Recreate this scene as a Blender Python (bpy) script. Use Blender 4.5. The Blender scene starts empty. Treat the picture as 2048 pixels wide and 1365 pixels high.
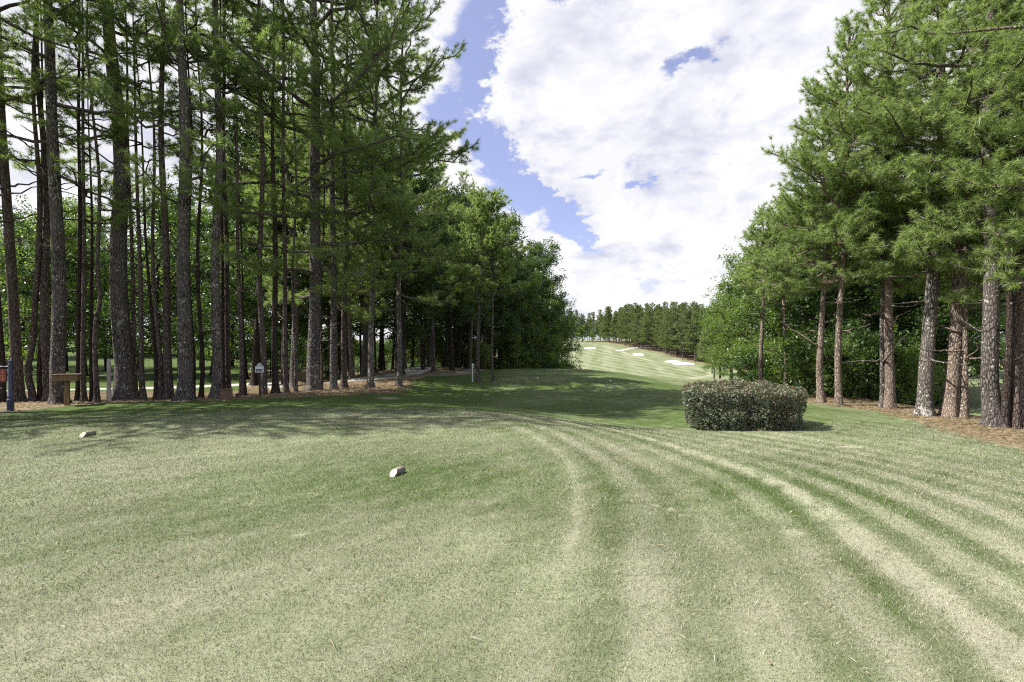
import bpy, math, random
import numpy as np
from mathutils import Vector

scene = bpy.context.scene
COL = scene.collection
PI = math.pi
FPX, CX, HY, EYE = 967.0, 1024.0, 690.0, 1.6     # lens and eye height as read off the photograph
R_ = math.radians

# ------------------------------------------------------------------ helpers
def sm(a, b, x):
    t = np.clip((np.asarray(x, float) - a) / (b - a), 0, 1)
    return t * t * (3 - 2 * t)

class Noise2:
    """smooth random field out of a few sine waves, roughly in -1..1"""
    def __init__(self, seed, wl, n=9):
        r = np.random.default_rng(seed)
        a = r.uniform(0, 2 * PI, n); k = 2 * PI / (wl * r.uniform(.55, 1.6, n))
        self.kx, self.ky, self.p = k * np.cos(a), k * np.sin(a), r.uniform(0, 2 * PI, n)
    def __call__(self, x, y):
        s = 0
        for kx, ky, p in zip(self.kx, self.ky, self.p):
            s = s + np.sin(kx * x + ky * y + p)
        return s / math.sqrt(len(self.p)) / 1.1

def poly_sdf(px, py, poly):
    """signed distance to a closed polygon, negative inside"""
    px = np.asarray(px, float); py = np.asarray(py, float)
    d = np.full(px.shape, 1e9); ins = np.zeros(px.shape, bool)
    n = len(poly)
    for i in range(n):
        ax, ay = poly[i]; bx, by = poly[(i + 1) % n]
        ex, ey = bx - ax, by - ay
        wx, wy = px - ax, py - ay
        h = np.clip((wx * ex + wy * ey) / (ex * ex + ey * ey + 1e-12), 0, 1)
        d = np.minimum(d, (wx - ex * h) ** 2 + (wy - ey * h) ** 2)
        c = (ay > py) != (by > py)
        with np.errstate(divide='ignore', invalid='ignore'):
            xi = ax + (py - ay) * ex / (ey if ey != 0 else 1e-9)
        ins ^= c & (px < xi)
    d = np.sqrt(d)
    return np.where(ins, -d, d)

def smooth_poly(pts, it=3):
    for _ in range(it):
        q = []
        for i in range(len(pts)):
            a = pts[i]; b = pts[(i + 1) % len(pts)]
            q.append((.75 * a[0] + .25 * b[0], .75 * a[1] + .25 * b[1]))
            q.append((.25 * a[0] + .75 * b[0], .25 * a[1] + .75 * b[1]))
        pts = q
    return pts

def mesh_np(name, V, faces, attrs=None, smooth=False, mats=(), mat_idx=None):
    """faces: list of (n,k) index arrays"""
    me = bpy.data.meshes.new(name)
    V = np.ascontiguousarray(V, dtype=np.float32)
    me.vertices.add(len(V)); me.vertices.foreach_set('co', V.ravel())
    faces = [np.asarray(f, dtype=np.int32) for f in faces if len(f)]
    nl = sum(f.size for f in faces); nf = sum(len(f) for f in faces)
    me.loops.add(nl); me.polygons.add(nf)
    me.loops.foreach_set('vertex_index', np.concatenate([f.ravel() for f in faces]))
    tot = np.concatenate([np.full(len(f), f.shape[1], np.int32) for f in faces])
    st = np.concatenate([[0], np.cumsum(tot)[:-1]]).astype(np.int32)
    me.polygons.foreach_set('loop_start', st)
    try: me.polygons.foreach_set('loop_total', tot)
    except Exception: pass
    if smooth: me.polygons.foreach_set('use_smooth', np.ones(nf, bool))
    for m in mats: me.materials.append(m)
    if mat_idx is not None: me.polygons.foreach_set('material_index', np.asarray(mat_idx, np.int32))
    for k, v in (attrs or {}).items():
        v = np.asarray(v, np.float32)
        if v.ndim == 1:
            at = me.attributes.new(k, 'FLOAT', 'POINT'); at.data.foreach_set('value', v)
        else:
            at = me.attributes.new(k, 'FLOAT_COLOR', 'POINT'); at.data.foreach_set('color', v.ravel())
    me.update(calc_edges=True)
    me.validate()
    return me

def link(name, me, parent=None, loc=(0, 0, 0)):
    o = bpy.data.objects.new(name, me); COL.objects.link(o)
    o.location = loc
    if parent: o.parent = parent
    return o

def tag(o, label=None, cat=None, group=None, kind=None):
    if label: o['label'] = label
    if cat: o['category'] = cat
    if group: o['group'] = group
    if kind: o['kind'] = kind
    return o

def empty(name, loc, rz=0):
    o = bpy.data.objects.new(name, None); COL.objects.link(o)
    o.location = loc; o.rotation_euler = (0, 0, rz); o.empty_display_size = .3
    return o

def dup(root, loc, rz=0, s=1.0, tilt=(0, 0), label=None, group=None):
    r = root.copy(); COL.objects.link(r)
    r.location = loc; r.rotation_euler = (tilt[0], tilt[1], rz); r.scale = (s, s, s)
    if label: r['label'] = label
    if group: r['group'] = group
    for ch in root.children:
        c = ch.copy(); COL.objects.link(c); c.parent = r
        for g in ch.children:
            d = g.copy(); COL.objects.link(d); d.parent = c
    return r

class MB:
    """collects solid pieces into one mesh"""
    def __init__(self): self.V, self.F, self.n = [], [], 0
    def add(self, V, F):
        V = np.asarray(V, float); self.V.append(V)
        for f in F: self.F.append([i + self.n for i in f])
        self.n += len(V)
    def box(self, c, s, rz=0, bev=.006, rx=0):
        x, y, z = [v / 2 for v in s]; b = min(bev, x * .45, y * .45, z * .45)
        V = []
        for sz in (-1, 1):
            for (ix, iy, iz) in ((0, 0, -b), (b, b, 0)) if sz > 0 else ((b, b, 0), (0, 0, b)):
                ring = []
                X, Y, Z = x - ix, y - iy, sz * z + iz
                for (qx, qy) in ((X, Y - b), (X - b, Y), (-X + b, Y), (-X, Y - b), (-X, -Y + b), (-X + b, -Y), (X - b, -Y), (X, -Y + b)):
                    V.append((qx, qy, Z))
        F = []
        for k in range(3):
            for i in range(8):
                j = (i + 1) % 8
                F.append([k * 8 + i, k * 8 + j, k * 8 + 8 + j, k * 8 + 8 + i])
        F.append(list(range(7, -1, -1))); F.append([24 + i for i in range(8)])
        V = np.array(V)
        if rx:
            cs, sn = math.cos(rx), math.sin(rx)
            V = np.c_[V[:, 0], V[:, 1] * cs - V[:, 2] * sn, V[:, 1] * sn + V[:, 2] * cs]
        cs, sn = math.cos(rz), math.sin(rz)
        V = np.c_[V[:, 0] * cs - V[:, 1] * sn + c[0], V[:, 0] * sn + V[:, 1] * cs + c[1], V[:, 2] + c[2]]
        self.add(V, F)
    def lathe(self, prof, c=(0, 0, 0), n=20):
        V, F = [], []
        for r, z in prof:
            for i in range(n):
                a = 2 * PI * i / n
                V.append((c[0] + r * math.cos(a), c[1] + r * math.sin(a), c[2] + z))
        for k in range(len(prof) - 1):
            for i in range(n):
                j = (i + 1) % n
                F.append([k * n + i, k * n + j, (k + 1) * n + j, (k + 1) * n + i])
        F.append(list(range(n - 1, -1, -1))); m = (len(prof) - 1) * n
        F.append([m + i for i in range(n)])
        self.add(V, F)
    def prism(self, pts, y0, y1, c=(0, 0, 0)):
        """outline in x,z with thickness along y"""
        n = len(pts)
        V = [(c[0] + p[0], c[1] + y0, c[2] + p[1]) for p in pts] + [(c[0] + p[0], c[1] + y1, c[2] + p[1]) for p in pts]
        F = [list(range(n)), [2 * n - 1 - i for i in range(n)]]
        for i in range(n):
            j = (i + 1) % n
            F.append([j, i, n + i, n + j])
        self.add(V, F)
    def tube(self, P, rad, n=8):
        V, Q = tube(np.asarray(P, float), np.asarray(rad, float), n)
        F = [list(q) for q in Q]
        F.append(list(range(n - 1, -1, -1))); m = len(V) - n
        F.append([m + i for i in range(n)])
        self.add(V, F)
    def build(self, name, mat, parent=None, smooth=False, loc=(0, 0, 0)):
        me = bpy.data.meshes.new(name)
        me.from_pydata(np.concatenate(self.V).tolist(), [], self.F)
        me.materials.append(mat)
        if smooth:
            me.polygons.foreach_set('use_smooth', np.ones(len(me.polygons), bool))
            try: me.set_sharp_from_angle(angle=R_(40))
            except Exception: pass
        me.update()
        return link(name, me, parent, loc)

def frames(P):
    T = np.gradient(P, axis=0)
    T /= np.linalg.norm(T, axis=1)[:, None] + 1e-9
    ref = np.where(np.abs(T[:, 2:3]) > .9, np.array([[1., 0, 0]]), np.array([[0, 0, 1.]]))
    A = np.cross(ref, T); A /= np.linalg.norm(A, axis=1)[:, None] + 1e-9
    for i in range(1, len(A)):              # keep neighbouring rings from twisting
        a = A[i - 1] - T[i] * (A[i - 1] @ T[i]); l = np.linalg.norm(a)
        if l > 1e-6: A[i] = a / l
    B = np.cross(T, A)
    return T, A, B

def tube(P, rad, n=6):
    T, A, B = frames(P)
    an = np.arange(n) * 2 * PI / n
    ca, sa = np.cos(an)[None, :, None], np.sin(an)[None, :, None]
    V = P[:, None, :] + rad[:, None, None] * (A[:, None, :] * ca + B[:, None, :] * sa)
    m = len(P); i = np.arange(n); j = (i + 1) % n
    Q = []
    for k in range(m - 1):
        Q.append(np.c_[k * n + i, k * n + j, (k + 1) * n + j, (k + 1) * n + i])
    return V.reshape(-1, 3), np.concatenate(Q)

# ------------------------------------------------------------------ node helpers
class NT:
    def __init__(self, tree):
        self.t = tree; self.N = tree.nodes; self.L = tree.links
    def n(self, typ, ins=None, **kw):
        nd = self.N.new(typ)
        for k, v in kw.items(): setattr(nd, k, v)
        for k, v in (ins or {}).items(): self.put(nd.inputs[k], v)
        return nd
    def put(self, sock, v):
        if isinstance(v, bpy.types.NodeSocket): self.L.new(v, sock)
        else:
            if hasattr(sock, 'default_value'):
                if sock.type == 'RGBA' and len(v) == 3: v = (*v, 1)
                sock.default_value = v
    def m(self, op, a, b=None, c=None, clamp=False):
        nd = self.N.new('ShaderNodeMath'); nd.operation = op; nd.use_clamp = clamp
        self.put(nd.inputs[0], a)
        if b is not None: self.put(nd.inputs[1], b)
        if c is not None: self.put(nd.inputs[2], c)
        return nd.outputs[0]
    def mix(self, f, a, b, blend='MIX'):
        nd = self.N.new('ShaderNodeMix'); nd.data_type = 'RGBA'; nd.blend_type = blend
        self.put(nd.inputs[0], f); self.put(nd.inputs[6], a); self.put(nd.inputs[7], b)
        return nd.outputs[2]
    def ss(self, x, a, b):
        nd = self.N.new('ShaderNodeMapRange'); nd.interpolation_type = 'SMOOTHSTEP'
        self.put(nd.inputs[0], x); self.put(nd.inputs[1], a); self.put(nd.inputs[2], b)
        nd.inputs[3].default_value = 0; nd.inputs[4].default_value = 1
        return nd.outputs[0]
    def noise(self, vec, scale, detail=4, rough=.55, dist=0):
        nd = self.N.new('ShaderNodeTexNoise')
        if vec is not None: self.put(nd.inputs['Vector'], vec)
        nd.inputs['Scale'].default_value = scale; nd.inputs['Detail'].default_value = detail
        nd.inputs['Roughness'].default_value = rough; nd.inputs['Distortion'].default_value = dist
        return nd
    def attr(self, name):
        nd = self.N.new('ShaderNodeAttribute'); nd.attribute_name = name
        return nd

def new_mat(name):
    m = bpy.data.materials.new(name); m.use_nodes = True
    T = NT(m.node_tree); T.N.clear()
    out = T.n('ShaderNodeOutputMaterial')
    return m, T, out

def simple_mat(name, col, rough=.6, var=.25, scale=30, bump=.1, metal=0, stretch=(1, 1, 1), spec=.5):
    m, T, out = new_mat(name)
    tc = T.n('ShaderNodeTexCoord')
    mp = T.n('ShaderNodeMapping', {'Vector': tc.outputs['Object'], 'Scale': stretch})
    nz = T.noise(mp.outputs[0], scale, 5)
    dark = tuple(c * (1 - var) for c in col); lite = tuple(min(1, c * (1 + var)) for c in col)
    c = T.mix(T.ss(nz.outputs[0], .3, .7), dark, lite)
    b = T.n('ShaderNodeBump', {'Height': nz.outputs[0], 'Strength': bump, 'Distance': .01})
    p = T.n('ShaderNodeBsdfPrincipled', {'Base Color': c, 'Roughness': rough, 'Metallic': metal, 'Normal': b.outputs[0], 'Specular IOR Level': spec})
    T.L.new(p.outputs[0], out.inputs[0])
    return m

def bark_mat(name, dark, mid, lite, lichen, lich_col=(.42, .43, .38)):
    m, T, out = new_mat(name)
    tc = T.n('ShaderNodeTexCoord'); oi = T.n('ShaderNodeObjectInfo')
    off = T.n('ShaderNodeVectorMath', {0: tc.outputs['Object'], 1: T.n('ShaderNodeCombineXYZ', {'X': T.m('MULTIPLY', oi.outputs['Random'], 37.), 'Z': T.m('MULTIPLY', oi.outputs['Random'], 91.)}).outputs[0]})
    v = off.outputs[0]
    mp = T.n('ShaderNodeMapping', {'Vector': v, 'Scale': (1, 1, .28)})
    wob = T.noise(mp.outputs[0], 9, 3)
    wv = T.n('ShaderNodeVectorMath', {0: mp.outputs[0], 1: T.n('ShaderNodeVectorMath', {0: wob.outputs['Color'], 'Scale': .07}, operation='SCALE').outputs[0]})
    vor = T.n('ShaderNodeTexVoronoi', {'Vector': wv.outputs[0], 'Scale': 21.}, feature='DISTANCE_TO_EDGE')
    crack = T.ss(vor.outputs[0], .02, .22)
    fine = T.noise(mp.outputs[0], 60, 4, .65)
    big = T.noise(v, 1.3, 3)
    c = T.mix(crack, dark, mid)
    c = T.mix(T.m('MULTIPLY', T.ss(fine.outputs[0], .45, .75), crack), c, lite)
    c = T.mix(T.ss(big.outputs[0], .35, .7), c, T.mix(.5, c, mid))
    ln = T.noise(v, 7.5, 6, .7); ln2 = T.noise(v, 1.1, 2)
    th = T.m('SUBTRACT', .69 - .14 * lichen, T.m('MULTIPLY', T.m('SUBTRACT', ln2.outputs[0], .5), .5))
    lm = T.m('MULTIPLY', T.ss(T.m('SUBTRACT', ln.outputs[0], th), 0., .06), min(1, lichen * 1.2))
    c = T.mix(lm, c, lich_col)
    spot = T.n('ShaderNodeTexVoronoi', {'Vector': T.n('ShaderNodeVectorMath', {0: v, 1: T.n('ShaderNodeVectorMath', {0: wob.outputs['Color'], 'Scale': .12}, operation='SCALE').outputs[0]}).outputs[0], 'Scale': 11., 'Randomness': 1.})
    sc_ = T.n('ShaderNodeSeparateXYZ', {0: spot.outputs['Color']})
    sm_ = T.m('MULTIPLY', T.ss(spot.outputs['Distance'], .30, .20), T.ss(sc_.outputs[0], 1.0 - .42 * lichen, 1.02 - .42 * lichen))
    c = T.mix(T.m('MULTIPLY', sm_, .9), c, (.5, .5, .46))
    h = T.m('ADD', T.m('MULTIPLY', crack, .7), T.m('MULTIPLY', fine.outputs[0], .5))
    b = T.n('ShaderNodeBump', {'Height': h, 'Strength': .9, 'Distance': .03})
    p = T.n('ShaderNodeBsdfPrincipled', {'Base Color': c, 'Roughness': .9, 'Normal': b.outputs[0], 'Specular IOR Level': .2})
    T.L.new(p.outputs[0], out.inputs[0])
    return m

def leaf_mat(name, c0, c1, trans=.35, rough=.45, spec=.5, extra=None):
    """c0..c1 by the per-clump attribute 'tone'; extra = (colour, threshold) for odd leaves"""
    m, T, out = new_mat(name)
    tone = T.attr('tone').outputs['Fac']; oi = T.n('ShaderNodeObjectInfo')
    tc = T.n('ShaderNodeTexCoord')
    f = T.m('ADD', tone, T.m('MULTIPLY', T.m('SUBTRACT', oi.outputs['Random'], .5), .35), clamp=True)
    c = T.mix(f, c0, c1)
    if extra: c = T.mix(T.ss(tone, extra[1], extra[1] + .02), c, extra[0])
    p = T.n('ShaderNodeBsdfPrincipled', {'Base Color': c, 'Roughness': rough, 'Specular IOR Level': spec})
    tr = T.n('ShaderNodeBsdfTranslucent', {'Color': T.mix(.5, c, (c1[0] * 1.3, c1[1] * 1.5, c1[2] * .6))})
    mx = T.n('ShaderNodeMixShader', {0: trans, 1: p.outputs[0], 2: tr.outputs[0]})
    T.L.new(mx.outputs[0], out.inputs[0])
    return m

# ------------------------------------------------------------------ the lie of the land
TEE = smooth_poly([(-9.9, 5.5), (-9.4, 8.8), (-8.5, 10.6), (-7.2, 12.0), (-5.5, 12.9), (-3.4, 13.2), (-1.6, 12.2), (.0, 9.8),
                   (.74, 7.2), (.80, 5.6), (.55, 4.2), (.28, 3.1), (-.1, 2.0), (-.9, 0), (-1.6, -7), (-9.5, -7), (-10.2, 0)], 3)
def tee_sdf(x, y): return poly_sdf(x, y, TEE)

N_und = Noise2(4, 9.); N_far = Noise2(5, 60.); N_bl = Noise2(6, 1.6); N_bl2 = Noise2(7, 4.5); N_bl3 = Noise2(8, .5); N_bl4 = Noise2(9, .16, 14)

def terrain(x, y):
    x = np.asarray(x, float); y = np.asarray(y, float)
    t = tee_sdf(x, y)
    out = sm(0, 1.2, t)
    z = -.09 * out
    z = z - .024 * np.clip(x - .7, 0, 11) * out - .17 * np.clip(x - 13.2, 0, 5.0)
    z = z + .03 * np.clip(x - 20, 0, 60)
    A = .10 + .36 * sm(-5.5, -1., x) * (1 - sm(2., 10., x))
    z = z - A * sm(-.1, 5.5, t) * sm(5, 13, y)
    z = z - .55 * sm(15, 26, y) * (1 - sm(-12, -8, x))              # behind the left pines the ground falls away
    z = z - .65 * sm(18, 29, y) * sm(4.5, 10, x) * (1 - sm(14, 22, x))
    # second tee
    qx = np.abs(x - 4.2) - 3.6; qy = np.abs(y - 33) - 4.5
    q = np.sqrt(np.clip(qx, 0, None) ** 2 + np.clip(qy, 0, None) ** 2) + np.minimum(np.maximum(qx, qy), 0)
    mnd = 1 - sm(0, 6.2, q)
    z = z + mnd * (-.30 - .10 * np.clip(x - 6, 0, 8) - z)
    # the valley and the rising fairway
    zc = np.interp(y, [0, 38, 44, 52, 70, 100, 120, 160, 220, 300, 350, 450, 700, 1200],
                   [-.9, -.9, -1.6, -3.2, -5.6, -7.2, -6.8, -5.6, -2.6, 1.7, 3.5, 5.5, 9, 14])
    side = -.055 * np.clip(x - 18, -30, 95) * sm(60, 130, y) * (1 - sm(190, 345, y))
    w = sm(38, 56, y) * sm(-26, -8, x)
    z = z + w * (zc + side - z)
    wl = sm(30, 110, y) * (1 - sm(-26, -8, x))
    z = z + wl * 3.2
    z = z + .03 * N_und(x, y) * sm(1, 5, t) + .35 * N_far(x, y) * sm(70, 130, y)
    return z

def px_x(px, d): return (px - CX) / FPX * d
def hit(px, py, d0=3., d1=600.):
    """where the sight line through photo pixel (px, py) meets the ground"""
    d = np.concatenate([np.arange(d0, 60, .05), np.arange(60, d1, .5)])
    x = px_x(px, d); z = terrain(x, d)
    p = HY + FPX * (EYE - z) / d
    i = int(np.argmax(p <= py))
    if p[i] > py: i = len(d) - 1
    return float(x[i]), float(d[i]), float(z[i])
def ground(x, y): return float(terrain(np.array([x]), np.array([y]))[0])

# edge of the pine straw under the left trees, then the right bed
STRAW_L = [hit(*p)[:2] for p in ((-300, 850), (0, 827), (70, 820), (130, 813), (300, 803), (450, 801), (560, 797), (680, 793), (800, 788))] + \
          [(-5.2, 25), (-4.6, 33), (-3.6, 42), (2, 54), (7, 62), (9, 72), (4, 80), (-12, 78), (-22, 40), (-13, 23.5), (-24, 20), (-30, 12)]
STRAW_R = [hit(*p)[:2] for p in ((1560, 790), (1625, 806), (1680, 814), (1760, 823), (1840, 845), (1930, 873), (2048, 900), (2300, 960))] + \
          [(14.5, 6.5), (15.5, 12), (16, 15), (17.5, 22), (17.5, 30), (14, 30), (11.5, 21)]
STRAW_F = [(81, 205), (76, 260), (68, 340), (62, 372), (120, 420), (170, 330), (170, 190), (84, 150)]
FAIR = smooth_poly([(-30, 112), (0, 112), (24, 118), (44, 128), (60, 146), (70, 165), (71, 183), (63, 198), (60, 223), (58, 250), (60, 290), (48, 330), (20, 352), (-10, 340), (-28, 250)], 3)

def straw_sdf(x, y):
    return np.minimum(np.minimum(poly_sdf(x, y, STRAW_L), poly_sdf(x, y, STRAW_R)), poly_sdf(x, y, STRAW_F) * .35)

def bleach_shade(x, y):
    """how straw-coloured the turf is, 0 green .. 1 dry; shaded lawn is painted greener"""
    t = tee_sdf(x, y)
    tw = t + .035 * N_bl2(x, y) + .012 * N_bl(x, y)
    right = sm(-2.5, .5, x) * (1 - sm(11, 16, y))
    amp = .27 * right * sm(.0, .5, t) * (1 - .5 * sm(3.5, 7, t)) * (.75 + .35 * N_bl2(y, x))
    st = np.tanh(2.2 * np.sin(2 * PI * tw / .62 + 1.1 + .5 * np.sin(tw * 2.3))) * .8 + np.sin(2 * PI * tw / 1.9 + .4) * .25
    b = .50 + amp * st
    strip = np.exp(-((tw - 2.52) / .13) ** 2) * right * sm(14, 7, y)
    green = np.exp(-((tw - 2.12) / .17) ** 2) * right * sm(14, 7, y)
    b = b + strip * (.85 + .16 * N_bl(x, y)) * sm(-.9, .5, N_bl3(y, x) + .8 * N_bl4(x, y)) - green * .3
    edge = np.exp(-((t + .02 * N_bl(x, y)) / .055) ** 2) * sm(-3, -.5, x) * sm(2.4, 3.8, y) * (.55 + .45 * sm(-.8, .6, N_bl3(x, y) + N_bl4(x, y)))
    b = b - .75 * np.exp(-((t + .02 * N_bl(x, y)) / .07) ** 2) * sm(-.5, -3, x)
    b = b + .34 * edge - .14 * np.exp(-((t + .35) / .22) ** 2) - .2 * np.exp(-((t - .3) / .14) ** 2) * right
    # broad green sweep over the middle of the tee, drier near the camera
    b = b - .22 * np.exp(-(((x + 1.7) / 2.4) ** 2 + ((y - 6.2) / 2.2) ** 2)) + .16 * np.exp(-((y - 2.2) / 1.6) ** 2)
    b = b + .09 * N_bl2(x, y) + .07 * N_bl(x, y) + .07 * N_bl3(x, y) + .06 * N_bl4(x, y)
    b = b - .10 * sm(9, 13, y) * (1 - sm(70, 120, y)) - .30 * sm(11, 14.5, y) * (1 - sm(8, 12, x)) * (1 - sm(40, 70, y))  # deeper green painted where shade falls beyond the tee and in the valley
    b = b - .26 * (1 - sm(-10, -5, x)) * sm(8.3, 10, y) - .2 * sm(11, 13, y) * (1 - sm(-3, 0, x))  # shade of the left lawn put into its colour as deeper green
    for cx, cy, rx, ry in SAND_SPOTS:
        b = b + .9 * np.exp(-(((x - cx) / rx) ** 2 + ((y - cy) / ry) ** 2) ** 1.5)
    return np.clip(b, 0, 1.15)
SAND_SPOTS = []
for px, py, rx, ry in ((1590, 1067, .10, .05), (1345, 1020, .05, .04), (1365, 1032, .06, .03), (235, 1283, .05, .03), (360, 1335, .03, .05),
                       (600, 1075, .05, .03), (780, 797, .35, .5), (1140, 1080, .03, .03), (1700, 895, .2, .12), (1310, 1012, .04, .03)):
    hx, hy, _ = hit(px, py); SAND_SPOTS.append((hx, hy, rx, ry))

# ------------------------------------------------------------------ materials
def turf_mat():
    m, T, out = new_mat('turf')
    geo = T.n('ShaderNodeNewGeometry'); P = geo.outputs['Position']
    bl = T.attr('bleach_shade').outputs['Fac']; stw = T.attr('straw').outputs['Fac']; fr = T.attr('fair').outputs['Fac']
    flat = T.n('ShaderNodeMapping', {'Vector': P, 'Scale': (1, 1, 0)}).outputs[0]
    n1 = T.noise(flat, 140, 3, .6); n2 = T.noise(flat, 38, 4, .65); n3 = T.noise(flat, 5., 4, .6); n4 = T.noise(flat, .45, 4, .6)
    sx = T.n('ShaderNodeSeparateXYZ', {0: P})
    # mowing bands on the distant fairway
    warp = T.m('MULTIPLY', n4.outputs[0], 1.5)
    a1 = T.m('SINE', T.m('ADD', T.m('MULTIPLY', T.m('ADD', T.m('MULTIPLY', sx.outputs[0], .80), T.m('MULTIPLY', sx.outputs[1], .26)), 2 * PI / 6.5), warp))
    a2 = T.m('SINE', T.m('ADD', T.m('MULTIPLY', T.m('SUBTRACT', T.m('MULTIPLY', sx.outputs[0], .93), T.m('MULTIPLY', sx.outputs[1], .18)), 2 * PI / 8.5), warp))
    fm = T.ss(fr, 1.5, -1.5)
    band = T.m('MULTIPLY', T.m('ADD', T.m('MULTIPLY', T.ss(a1, -.5, .5), .6), T.m('MULTIPLY', T.ss(a2, -.5, .5), .4)), fm)
    rim = T.m('MULTIPLY', T.ss(T.m('ABSOLUTE', T.m('ADD', fr, 1.4)), 2.0, .3), .38)
    f = T.m('ADD', bl, T.m('MULTIPLY', T.m('SUBTRACT', band, .5), T.m('MULTIPLY', fm, .34)))
    f = T.m('ADD', f, rim)
    f = T.m('ADD', f, T.m('MULTIPLY', T.m('SUBTRACT', n1.outputs[0], .5), 1.05))
    f = T.m('ADD', f, T.m('MULTIPLY', T.m('SUBTRACT', n2.outputs[0], .5), .7))
    f = T.m('ADD', f, T.m('MULTIPLY', T.m('SUBTRACT', n3.outputs[0], .5), .35))
    f = T.m('ADD', f, T.m('MULTIPLY', T.m('SUBTRACT', n4.outputs[0], .5), .25), clamp=True)
    g = T.mix(f, GREEN, DRY)
    g = T.mix(T.ss(n4.outputs[0], .35, .65), g, T.mix(1., g, (.94, 1.03, .9), 'MULTIPLY'))
    # pine straw beds
    edge = T.m('ADD', stw, T.m('ADD', T.m('MULTIPLY', T.m('SUBTRACT', n3.outputs[0], .5), 1.1), T.m('MULTIPLY', T.m('SUBTRACT', n2.outputs[0], .5), .5)))
    sma = T.ss(edge, .12, -.18)
    sn = T.noise(flat, 55, 5, .7, 1.5); sn2 = T.noise(flat, 1.6, 4, .6)
    sc = T.mix(T.ss(sn.outputs[0], .35, .68), (.075, .057, .034), (.275, .222, .132))
    sc = T.mix(T.ss(sn2.outputs[0], .45, .7), sc, T.mix(.6, sc, (.32, .24, .145)))
    col = T.mix(sma, g, sc)
    hgt = T.m('ADD', n1.outputs[0], T.m('MULTIPLY', n2.outputs[0], 1.2))
    b = T.n('ShaderNodeBump', {'Height': hgt, 'Strength': .55, 'Distance': .02})
    p = T.n('ShaderNodeBsdfPrincipled', {'Base Color': col, 'Roughness': .85, 'Specular IOR Level': .15, 'Normal': b.outputs[0]})
    T.L.new(p.outputs[0], out.inputs[0])
    return m
GREEN = (.048, .078, .014)
DRY = (.268, .262, .188)
M = {}
M['turf'] = turf_mat()
def blade_mat():
    m, T, out = new_mat('grass_blade')
    c = T.attr('col').outputs['Color']
    p = T.n('ShaderNodeBsdfPrincipled', {'Base Color': c, 'Roughness': .6, 'Specular IOR Level': .3})
    tr = T.n('ShaderNodeBsdfTranslucent', {'Color': c})
    mx = T.n('ShaderNodeMixShader', {0: .3, 1: p.outputs[0], 2: tr.outputs[0]})
    T.L.new(mx.outputs[0], out.inputs[0]); return m
M['blade'] = blade_mat()
M['bark_brown'] = bark_mat('bark_brown', (.026, .020, .017), (.130, .102, .087), (.24, .195, .168), .12)
M['bark_grey'] = bark_mat('bark_grey', (.028, .025, .022), (.140, .122, .109), (.27, .237, .212), .5)
M['bark_lichen'] = bark_mat('bark_lichen', (.036, .032, .028), (.165, .145, .128), (.31, .285, .245), .66, (.42, .42, .37))
M['bark_tan'] = bark_mat('bark_tan', (.06, .045, .036), (.25, .195, .155), (.42, .36, .30), .42, (.46, .44, .38))
M['bark_dark'] = bark_mat('bark_dark', (.015, .012, .010), (.06, .045, .036), (.11, .085, .07), .15)
M['needle_left'] = leaf_mat('needle_left', (.090, .160, .044), (.285, .350, .145), .55, .40, .5)
M['needle_right'] = leaf_mat('needle_right', (.115, .180, .050), (.315, .385, .160), .45, .42, .4)
M['needle_far'] = leaf_mat('needle_far', (.085, .125, .040), (.19, .235, .09), .35, .6, .3)
M['leaf_dark'] = leaf_mat('leaf_dark', (.026, .062, .014), (.075, .130, .030), .38, .38, .45)
M['leaf_mid'] = leaf_mat('leaf_mid', (.065, .120, .024), (.180, .245, .070), .55, .38, .45)
M['leaf_hedge'] = leaf_mat('leaf_hedge', (.050, .068, .042), (.235, .250, .175), .25, .42, .4, ((.22, .145, .10), .86))

# ------------------------------------------------------------------ ground
def axis(lo, hi, fine_lo, fine_hi, step, grow):
    a = list(np.arange(fine_lo, fine_hi + 1e-6, step)); s = step
    v = a[-1]
    while v < hi: s *= grow; v += s; a.append(v)
    s = step; v = a[0]; pre = []
    while v > lo: s *= grow; v -= s; pre.append(v)
    return np.array(pre[::-1] + a)
gx = axis(-520, 520, -9, 9, .07, 1.045); gy = axis(-60, 1100, 1.2, 15, .07, 1.028)
X, Y = np.meshgrid(gx, gy); Xf, Yf = X.ravel(), Y.ravel()
Zf = terrain(Xf, Yf)
ny, nx = X.shape
idx = np.arange(nx * ny).reshape(ny, nx)
Q = np.c_[idx[:-1, :-1].ravel(), idx[:-1, 1:].ravel(), idx[1:, 1:].ravel(), idx[1:, :-1].ravel()]
me = mesh_np('ground', np.c_[Xf, Yf, Zf], [Q], {'bleach_shade': bleach_shade(Xf, Yf), 'straw': straw_sdf(Xf, Yf), 'fair': poly_sdf(Xf, Yf, FAIR)}, True, [M['turf']])
tag(link('ground', me), kind='structure')

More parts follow.
